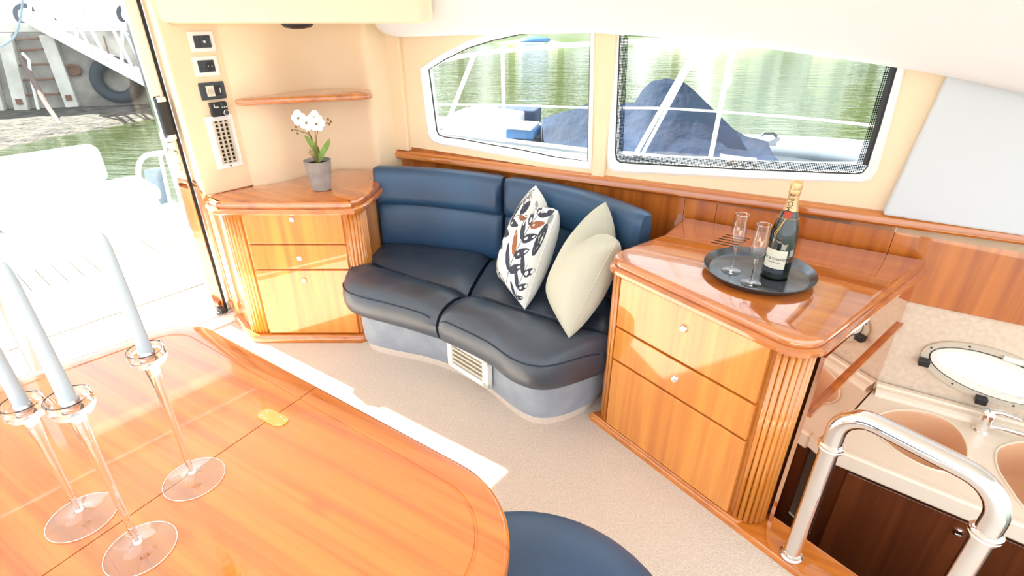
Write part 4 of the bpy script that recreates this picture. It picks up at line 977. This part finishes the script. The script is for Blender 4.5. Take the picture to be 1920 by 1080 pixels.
# ---- cockpit behind the door
CKZ = -0.12
ck = structure(MB().prism([K(-0.75, 0.06, 0)[:2], K(2.6, 0.06, 0)[:2], K(2.6, 3.3, 0)[:2], K(-0.75, 3.3, 0)[:2]], CKZ - 0.1, CKZ).build('floor_cockpit', 'gelcoat'), 'white cockpit sole with teak planks')
for i in range(26):
    t = -0.55 + i * 0.1
    kbox(t, t + 0.094, 0.75, 1.93, CKZ, CKZ + 0.008).build('teak_plank', 'teak', ck)
kbox(-0.56, 2.06, 0.74, 1.94, CKZ, CKZ + 0.003).build('caulking', 'caulk', ck)
structure(kbox(-0.9, -0.72, 0.06, 2.6, -0.9, 0.42).build('wall_cockpit', 'gelcoat', bevel=0.03), 'white moulded side of the cockpit')
be = thing('cockpit_bench', 'white padded bench across the stern of the cockpit', 'bench', K(0.6, 2.2, CKZ))
kbox(-0.40, 2.4, 1.98, 2.62, CKZ, 0.16).build('bench_base', 'gelcoat', be, bevel=0.03, seg=3)
kbox(-0.42, 0.62, 1.95, 2.45, 0.16, 0.29).build('seat_cushion', 'vinyl', be, bevel=0.045, seg=4)
kbox(0.64, 2.4, 1.95, 2.45, 0.16, 0.29).build('seat_cushion', 'vinyl', be, bevel=0.045, seg=4)
kbox(-0.22, 2.4, 2.42, 2.60, 0.27, 0.58).build('backrest_cushion', 'vinyl', be, bevel=0.07, seg=5)
def kp(u, v, o): return atp(u, v, K(0, o, 0), K(1, o, 0))
sr = thing('stern_rail', 'white stern gate with bent tube frame beyond the bench', 'rail', kp(275, 400, 2.75))
MB().tube(catmull([kp(272, 405, 2.75), kp(262, 350, 2.75), kp(260, 312, 2.75), kp(272, 293, 2.75), kp(300, 287, 2.75), kp(340, 283, 2.75)], 24), 0.022, 12).build('tube_frame', 'gelcoat', sr, smooth=True)
MB().tube([kp(300, 290, 2.75), kp(322, 395, 2.75)], 0.016, 10).build('upright', 'gelcoat', sr, smooth=True)
q = [kp(270, 320, 2.80), kp(305, 312, 2.80), kp(322, 385, 2.80), kp(288, 392, 2.80)]
MB().add([tuple(Vector(p) + OUT * d) for d in (0, 0.012) for p in q], [(0, 1, 2, 3), (7, 6, 5, 4), (0, 4, 5, 1), (1, 5, 6, 2), (2, 6, 7, 3), (3, 7, 4, 0)]).build('infill_panel', 'tint', sr)
# ---- quay
Qa, Qb = (-13.6, 14.8), (-10.5, 16.06)
qv = Vector((Qb[0] - Qa[0], Qb[1] - Qa[1], 0)).normalized(); qn = Vector((qv.y, -qv.x, 0)); qrz = math.atan2(qv.y, qv.x)
def Q(u, v, o=0.0): a = Vector((*Qa, 0)) + qn * o; b = Vector((*Qb, 0)) + qn * o; return Vector(atp(u, v, a, b))
def qbox(c, w, d, h): return MB().box(tuple(c), (w, d, h), qrz)
c0 = Vector((*Qa, 0)) - qv * 9.5
QT = 0.98
structure(qbox(c0 - qn * 0.5 + Vector((0, 0, (QT - 1.6) / 2)), 30, 1.0, QT + 1.6).build('wall_quay', 'concrete'), 'weathered concrete quay wall across the water')
structure(qbox(c0 - qn * 13.5 + Vector((0, 0, QT - 0.15)), 30, 25.0, 0.3).build('floor_quay', 'white'), 'pale paved quay apron')
structure(qbox(c0 - qn * 0.2 + Vector((0, 0, QT + 0.08)), 30, 0.45, 0.2).build('trim_quay', 'timber', bevel=0.02), 'pale coping beam along the quay edge')
e0 = [atz(u, v, WZ - 0.05) for u, v in ((-400, 400), (-150, 335), (0, 300), (80, 280), (150, 262), (260, 235), (330, 222), (345, 219))]
e1 = [tuple(Q(u, v)) for u, v in ((-400, 275), (-150, 232), (0, 205), (80, 203), (150, 200), (260, 196), (330, 191), (345, 189))]
vs = []; nn = 9
for a, b in zip(e0, e1):
    for k in range(nn): t = k / (nn - 1); vs.append(tuple(Vector(a).lerp(Vector(b), t) + Vector((0, 0, 0.12 * math.sin(PI * t) + random.uniform(-.05, .05) * (0 < k < nn - 1)))))
structure(MB().add(vs, [(i * nn + k, i * nn + k + 1, (i + 1) * nn + k + 1, (i + 1) * nn + k) for i in range(7) for k in range(nn - 1)]).build('ground_shore', 'mud', smooth=True), 'stony shore at the foot of the quay')
def post(name, label, u0, v0, u1, v1, w):
    a, b = Q(u0, v0, 0.12), Q(u1, v1, 0.12); o = thing(name, label, 'timber', tuple(b), 'fender timbers on the quay wall')
    side = qv * w
    vs = [tuple(p + side * s + qn * d) for p in (a, b) for s, d in ((-.5, -.1), (.5, -.1), (.5, .12), (-.5, .12))]
    MB().add(vs, [(0, 1, 2, 3), (7, 6, 5, 4), (0, 4, 5, 1), (1, 5, 6, 2), (2, 6, 7, 3), (3, 7, 4, 0)]).build('beam', 'timber', o, bevel=0.015)
    p = b + (a - b).normalized() * 0.25 + qn * 0.13; qbox(p, w * 0.45, 0.03, 0.14).build('rusty_bolt_plate', 'rust', o)
post('fender_timber', 'white fender timber left of the quay ladder', 8, 62, 44, 208, 0.30)
post('fender_timber', 'white fender timber right of the quay ladder', 88, 66, 138, 200, 0.30)
post('fender_timber', 'white fender timber at the picture edge', -40, 70, 0, 214, 0.30)
ld = thing('quay_ladder', 'rusty iron rungs set in the quay wall between timbers', 'ladder', tuple(Q(80, 205, 0.1)))
for u0, u1, v in ((30, 72, 74), (38, 80, 94), (26, 92, 122), (36, 100, 150), (46, 110, 178)):
    MB().tube([tuple(Q(u0, v, 0.0)), tuple(Q(u0, v + 1, 0.14)), tuple(Q(u1, v - 2, 0.14)), tuple(Q(u1, v - 3, 0.0))], 0.028, 8).build('rung', 'rust', ld, smooth=True)
ty = Q(219, 150, 0.16)
tr_ = thing('tyre_fender', 'large black tyre hung on the quay wall as fender', 'tyre', tuple(ty - Vector((0, 0, 0.6))))
MB().tube([tuple(ty + qv * (0.46 * math.cos(a)) + Vector((0, 0, 0.46 * math.sin(a)))) for a in [2 * PI * i / 40 for i in range(40)]], 0.16, 14, True).build('tyre', 'rubber', tr_, smooth=True)
MB().tube([tuple(ty + Vector((0, 0, 0.5))), tuple(ty + Vector((0, 0, 1.1)) - qn * 0.1)], 0.02, 6).build('hanging_chain', 'rust', tr_)
mr = thing('mooring_ring', 'rusty mooring bracket on the quay wall', 'bracket', tuple(Q(137, 133, 0.05)))
MB().tube([tuple(Q(137, 131, 0.1) + qv * (0.16 * math.cos(a)) + Vector((0, 0, 0.12 * math.sin(a)))) for a in [2 * PI * i / 16 for i in range(16)]], 0.035, 8, True).build('ring', 'rust', mr, smooth=True)
qbox(Q(137, 134, 0.04), 0.3, 0.08, 0.2).build('backing_plate', 'rust', mr)
# gangway sloping down from the quay
ga, gb = Q(48, 44, 0.25), Q(300, 178, 1.2); gdv = (gb - ga); gw_ = -qn * 1.3
gg = thing('gangway', 'white gangway sloping down from the quay with railings', 'gangway', tuple(gb))
MB().add([tuple(p + w + Vector((0, 0, z))) for z in (0, 0.26) for p, w in ((ga, Vector()), (gb, Vector()), (gb, gw_), (ga, gw_))], [(3, 2, 1, 0), (4, 5, 6, 7), (0, 1, 5, 4), (1, 2, 6, 5), (2, 3, 7, 6), (3, 0, 4, 7)]).build('deck', 'gelcoat', gg, bevel=0.01)
for sd_ in (0, 1):
    o_ = gw_ * sd_
    MB().tube([tuple(ga + o_ + Vector((0, 0, 1.25))), tuple(gb + o_ + Vector((0, 0, 1.25)))], 0.035, 8).build('handrail', 'alu', gg, smooth=True)
    for i in range(9):
        t = (i + 0.5) / 9; p = ga + gdv * t + o_
        MB().tube([tuple(p + Vector((0, 0, 0.2))), tuple(p + Vector((0, 0, 1.25)) - gdv.normalized() * (0.3 if i % 3 else -0.35))], 0.04, 8).build('baluster', 'alu', gg, smooth=True)
# parked car and building on the quay
cp = Q(165, 30, -3.2); cp.z = QT
car = thing('parked_car', 'white hatchback parked on the quay', 'car', tuple(cp))
sidep = [(-2.0, 0.25), (-2.02, 0.7), (-1.75, 0.92), (-1.2, 1.36), (0.4, 1.42), (1.05, 1.0), (1.85, 0.82), (2.0, 0.55), (1.98, 0.25)]
def carpt(x, y, z): return tuple(cp + qv * x - qn * y + Vector((0, 0, z)))
MB().rings([[carpt(x, y * (0.85 if z > 1 else 1), z) for x, z in sidep] for y in (-0.85, -0.8, 0.8, 0.85)]).build('body', 'carpaint', car, bevel=0.05, seg=3)
for x in (-1.25, 1.25):
    for y in (-0.82, 0.82):
        w = MB().lathe(carpt(x, y, 0.32), [(0.1, -0.11), (0.30, -0.11), (0.32, -0.08), (0.32, 0.08), (0.30, 0.11), (0.1, 0.11)], 24, qn).build('wheel', 'rubber', car, smooth=True)
        MB().lathe(carpt(x, y, 0.32), [(0.19, -0.125), (0.19, 0.125)], 16, qn).build('hub', 'alu', w, smooth=True)
for a in ([(-1.1, 0.98), (-0.9, 1.3), (-0.25, 1.33), (-0.25, 0.98)], [(-0.18, 0.98), (-0.18, 1.33), (0.35, 1.34), (0.85, 1.0)]):
    MB().rings([[carpt(x, y, z) for x, z in a] for y in (-0.80, -0.74)]).build('side_window', 'tint', car)
bp = Q(100, 10, -14); bp.z = QT
bd = thing('harbour_building', 'pale harbour building with barred windows behind the quay', 'building', tuple(bp))
qbox(bp - qn * 3 + Vector((0, 0, 2.5)), 24, 6, 5).build('wall', 'building', bd)
for i, x in enumerate((-6.5, -4.4, -2.3, 1.5, 3.6, 5.7)):
    w = qbox(bp + qv * x + qn * 0.02 + Vector((0, 0, 1.0)), 1.3, 0.06, 1.3).build('window', 'tint', bd)
    for k in range(5): qbox(bp + qv * (x - 0.52 + 0.26 * k) + qn * 0.07 + Vector((0, 0, 1.0)), 0.07, 0.05, 1.3).build('window_bar', 'building', w)
    for k in range(3): qbox(bp + qv * x + qn * 0.075 + Vector((0, 0, 0.6 + 0.4 * k)), 1.3, 0.05, 0.07).build('window_bar', 'building', w)
# ropes and hose
tag(MB().tube(catmull([Q(40, 108, 0.5), Q(62, 150, 1.0), Q(90, 200, 2.0), Q(125, 248, 3.4), Q(152, 272, 4.2)], 24), [0.075 - 0.04 * i / 24 for i in range(25)], 8).build('mooring_line', 'rope', smooth=True), 'thick brown mooring line running down from the quay', 'rope')
tag(MB().tube(catmull([kp(42, -8, 4.2), kp(40, 25, 4.2), kp(32, 58, 4.2), kp(18, 78, 4.2), kp(-12, 92, 4.2)], 20), 0.009, 8).build('shore_hose', 'tint', smooth=True), 'pale shore hose hanging in a loop at the quay ladder', 'hose')
tag(MB().tube([Q(42, 100, 0.6), Q(54, 112, 0.7), Q(57, 140, 0.8), Q(72, 205, 0.8)], 0.035, 8).build('rope_tail', 'rope_white', smooth=True), 'white rope tail hanging on the quay ladder', 'rope')
# ---- side deck, gunwale and guard rail
structure(MB().add(wallbox(-2.6, 2.6, 0.66, 0.74, -0.62, -0.06), BOXF).build('floor_side_deck', 'gelcoat'), 'white side deck outside the cabin windows')
gz = lambda s: 0.865 + 0.012 * (s + 1.0)
MB_ = MB().rings([[W(s, n, z) for n, z in ((-0.62, 0.5), (-0.62, gz(s) - 0.01), (-0.60, gz(s)), (-0.49, gz(s)), (-0.47, gz(s) - 0.01), (-0.46, 0.70))] for s in (-2.6, -1, 0, 1, 2.6)])
structure(MB_.build('trim_gunwale', 'hypalon', smooth=True), 'pale grey gunwale outside the windows')
def wp(u, v, n=-0.52): s, z = wsz(u, v, n); return W(s, n, z)
grd = thing('guard_rail', 'white tubular guard rail outside the cabin windows', 'railing', W(0, -0.52, 0.87))
MB().tube(catmull([wp(700, 140), wp(790, 122), wp(880, 103), wp(1000, 90), wp(1110, 82), wp(1200, 78), wp(1320, 74), wp(1500, 76), wp(1700, 84)], 40), 0.012, 10).build('top_rail', 'gelcoat', grd, smooth=True)
MB().tube(catmull([wp(740, 196), wp(850, 196), wp(950, 197), wp(1105, 202), wp(1230, 203), wp(1330, 208), wp(1500, 221), wp(1660, 238)], 40), 0.0055, 8).build('mid_wire', 'gelcoat', grd, smooth=True)
for a, b, r in (((942, 86), (946, 284), 0.011), ((1376, 74), (1327, 322), 0.011), ((890, 100), (826, 262), 0.013), ((1314, 75), (1180, 310), 0.012), ((1318, 77), (1192, 312), 0.009)):
    A_ = Vector(wp(*a)); B_ = Vector(wp(*b)); d_ = (B_ - A_); s_ = (B_.x - WA[0]) * D[0] + (B_.y - WA[1]) * D[1]
    k_ = (gz(s_) - A_.z) / d_.z; MB().tube([tuple(A_), tuple(A_ + d_ * k_)], r, 10).build('stanchion', 'gelcoat', grd, smooth=True)
for u, v in ((942, 92), (1366, 150)): MB().ball(wp(u, v), (0.016, 0.016, 0.03), 10, 8).build('fender_knot', 'rope_white', grd, smooth=True)
cs_ = wsz(1386, 282, -0.545)[0]; cz_ = gz(cs_)
cl = thing('deck_cleat', 'chrome mooring cleat with rope on the gunwale', 'cleat', W(cs_, -0.545, cz_))
for ds in (-0.03, 0.03): MB().tube([W(cs_ + ds, -0.545, cz_), W(cs_ + ds, -0.545, cz_ + 0.045)], 0.010, 10).build('cleat_leg', 'chrome', cl, smooth=True)
MB().tube([W(cs_ - 0.085, -0.545, cz_ + 0.055), W(cs_ - 0.04, -0.545, cz_ + 0.047), W(cs_ + 0.04, -0.545, cz_ + 0.047), W(cs_ + 0.085, -0.545, cz_ + 0.055)], [0.006, 0.012, 0.012, 0.006], 10).build('cleat_horn', 'chrome', cl, smooth=True)
MB().tube(catmull([W(cs_ - 0.05, -0.52, cz_ + 0.012), W(cs_ + 0.0, -0.51, cz_ + 0.012), W(cs_ + 0.05, -0.53, cz_ + 0.014), W(cs_, -0.57, cz_ + 0.014), W(cs_ - 0.04, -0.53, cz_ + 0.024), W(cs_ + 0.03, -0.54, cz_ + 0.05), W(cs_ + 0.08, -0.61, cz_ + 0.004)], 30), 0.008, 8).build('rope_turns', 'rope_white', cl, smooth=True)
tag(MB().add(wallbox(-2.0, 4.5, WZ - 0.1, -0.55, -2.6, -1.3), BOXF).build('porthole_brightener', 'gelcoat', bevel=0.03), 'pale floating block added alongside to brighten the porthole view', 'porthole_brightener')  # pale block added so that the porthole looks out on something bright
# ---- inflatable boat under its navy cover
def nr(x): return 8.52 - 0.33 * x              # near tube line in the plan
TZr = -0.58
ri = thing('inflatable_boat', 'grey inflatable boat under a navy cover moored alongside', 'boat', (2.2, 8.6, WZ))
path = [(-2.4, nr(-2.4) + 0.2), (-1.2, nr(-1.2)), (1, nr(1)), (3, nr(3)), (4.3, nr(4.3) + 0.05), (5.3, nr(5.3) + 0.35), (5.75, 7.45), (5.4, 8.15), (4.2, 8.85), (2.5, 9.4), (0, 10.2), (-2.2, 10.9)]
MB().tube([(*p[:2], TZr + 0.1 * max(0, p[0] - 3.5) / 2) for p in catmull([(*p, 0) for p in path], 60)], 0.27, 16).build('inflated_tube', 'hypalon', ri, smooth=True)
hull = [(-2.4, nr(-2.4) + 0.3), (4.2, nr(4.2) + 0.1), (5.5, 7.5), (4.0, 8.8), (-2.2, 10.8)]
MB().prism(hull, WZ - 0.1, TZr + 0.05).build('hull', 'slate', ri)
rg = [(1018, 222), (1040, 214), (1075, 205), (1105, 192), (1150, 196), (1190, 192), (1205, 168), (1222, 152), (1250, 147), (1280, 152), (1300, 168), (1345, 212), (1375, 242), (1400, 256), (1425, 261), (1440, 266)]
rows = []
for u, v in rg:
    yd = 8.35 - (u - 1230) * 0.0022
    P_ = Vector(aty(u, v, yd)); n0 = Vector((P_.x, nr(P_.x) - 0.10, TZr + 0.2)); n1 = Vector((P_.x, nr(P_.x) - 0.26, TZr - 0.02)); f0 = Vector((P_.x, P_.y + 1.0, TZr + 0.15))
    h = P_.z - n0.z
    row = [n1, n0] + [n0.lerp(P_, t) + Vector((0, 0, -0.10 * h * math.sin(PI * t) + 0.03 * math.sin(u * 0.11 + 5 * t))) for t in (0.2, 0.4, 0.6, 0.8)] + [P_] + [P_.lerp(f0, t) for t in (0.3, 0.65)] + [f0]
    rows.append([tuple(q) for q in row])
cvr = MB(); cvr.rings(rows, False, False, False); k = len(rows[0]); o_ = (len(rows) - 1) * k
cvr.f.append(tuple(range(k))); cvr.f.append(tuple(o_ + i for i in range(k)))
cvr.build('boat_cover', 'cover', ri, smooth=True)
def rbox(u0, v0, u1, v1, y, dep, m, nm, bev=0.03):
    a = Vector(aty(u0, v1, y)); b = Vector(aty(u1, v0, y)); return MB().box(((a.x + b.x) / 2, y + dep / 2, (a.z + b.z) / 2), (b.x - a.x, dep, b.z - a.z), -0.3).build(nm, m, ri, bevel=bev)
rbox(845, 222, 975, 262, 8.9, 0.9, 'gelcoat', 'foredeck'); rbox(930, 206, 1012, 236, 9.6, 0.5, 'cover', 'side_screen')
rbox(955, 243, 1010, 262, 8.6, 0.5, 'bluebox', 'seat_locker'); rbox(957, 238, 1006, 244, 8.55, 0.5, 'gelcoat', 'locker_lid', 0.01)
rbox(872, 210, 965, 222, 9.4, 0.6, 'gelcoat', 'windscreen_frame', 0.02)
hp_ = [aty(1428, 256, 8.75), aty(1432, 250, 8.75), aty(1450, 250, 8.75), aty(1456, 256, 8.75)]
MB().tube(hp_, 0.022, 8).build('tube_handle', 'slate', ri, smooth=True)
# ---- far bank with trees and added houses
def bk(x): return 43 - 0.28 * x
structure(MB().add([(-60, bk(-60), WZ - 0.2), (90, bk(90), WZ - 0.2), (90, bk(90) + 2, -0.35), (-60, bk(-60) + 2, -0.35), (90, bk(90) + 30, 0.4), (-60, bk(-60) + 30, 0.4)], [(0, 1, 2, 3), (3, 2, 4, 5)]).build('ground_bank', 'bank'), 'grassy far bank of the harbour')
trees = [(-14, 5, 8, 0), (-9, 6, 9, 1), (-4.5, 5, 7.5, 0), (0, 5.5, 8, 1), (4, 5, 9, 0), (8, 6, 9.5, 1), (12.5, 5, 7, 0), (26, 5, 9, 1), (31, 6, 9, 0), (-20, 6, 9, 1)]
ORD = ['leftmost', 'second from left', 'third from left', 'fourth from left', 'fifth from left', 'sixth from left', 'seventh from left', 'third from right', 'second from right', 'rightmost']
ORD = [q + ' leafy green' for q in ORD]
for i, (x, r, h, kd) in enumerate(trees):
    y = bk(x) + 5 + (i % 3)
    o = thing('bank_tree', ORD[sorted(t[0] for t in trees).index(x)] + ' tree on the far bank', 'tree', (x, y, -0.3), 'trees on the far bank')
    b = MB(); n_, m_ = 18, 12
    rs = []
    for j in range(m_ + 1):
        ph = PI * j / m_; ring = []
        for q_ in range(n_):
            th = 2 * PI * q_ / n_; rr = 1 + 0.16 * math.sin(3 * th + i) * math.sin(4 * ph + i) + random.uniform(-.07, .07) * (0 < j < m_)
            ring.append((x + r * 0.46 * rr * max(math.sin(ph), 1e-3) * math.cos(th), y + r * 0.44 * rr * max(math.sin(ph), 1e-3) * math.sin(th), h * 0.56 - h * 0.44 * rr * math.cos(ph)))
        rs.append(ring)
    b.rings(rs).build('crown', 'foliage', o, smooth=True)
    MB().tube([(x, y, -0.4), (x, y, h * 0.4)], [0.3, 0.2], 8).build('trunk', 'rust', o, smooth=True)
for x, lab in ((17.5, 'unseen pale house added for water streaks, nearer the middle of the far bank'), (22, 'unseen pale house added for water streaks, further right on the far bank')):
    y = bk(x) + 6; o = thing('streak_house', lab, 'house', (x, y, -0.3))  # out of view, added so the water mirrors white streaks
    MB().box((x, y, 2.6), (3.6, 5, 6)).build('wall', 'building', o)
    MB().rings([[(x - 2.0, yy, 5.6), (x + 2.0, yy, 5.6), (x, yy, 7.2)] for yy in (y - 2.8, y + 2.8)]).build('roof', 'slate', o)
    for k in range(2):
        for z in (1.2, 3.8): MB().box((x - 0.9 + 1.8 * k, y - 2.52, z), (0.8, 0.08, 1.2)).build('window', 'tint', o)
cb = aty(1003, 74, bk(2) + 1.0)
dg_ = thing('covered_dinghy', 'small dinghy under a bright blue cover on the far bank', 'boat', (cb[0], cb[1], cb[2] - 0.35))
MB().ball((cb[0], cb[1], cb[2] - 0.1), (1.25, 0.6, 0.32), 16, 8).build('blue_cover', 'bluebox', dg_, smooth=True)
MB().ball((cb[0], cb[1], cb[2] - 0.25), (1.3, 0.62, 0.25), 16, 8).build('hull', 'gelcoat', dg_, smooth=True)
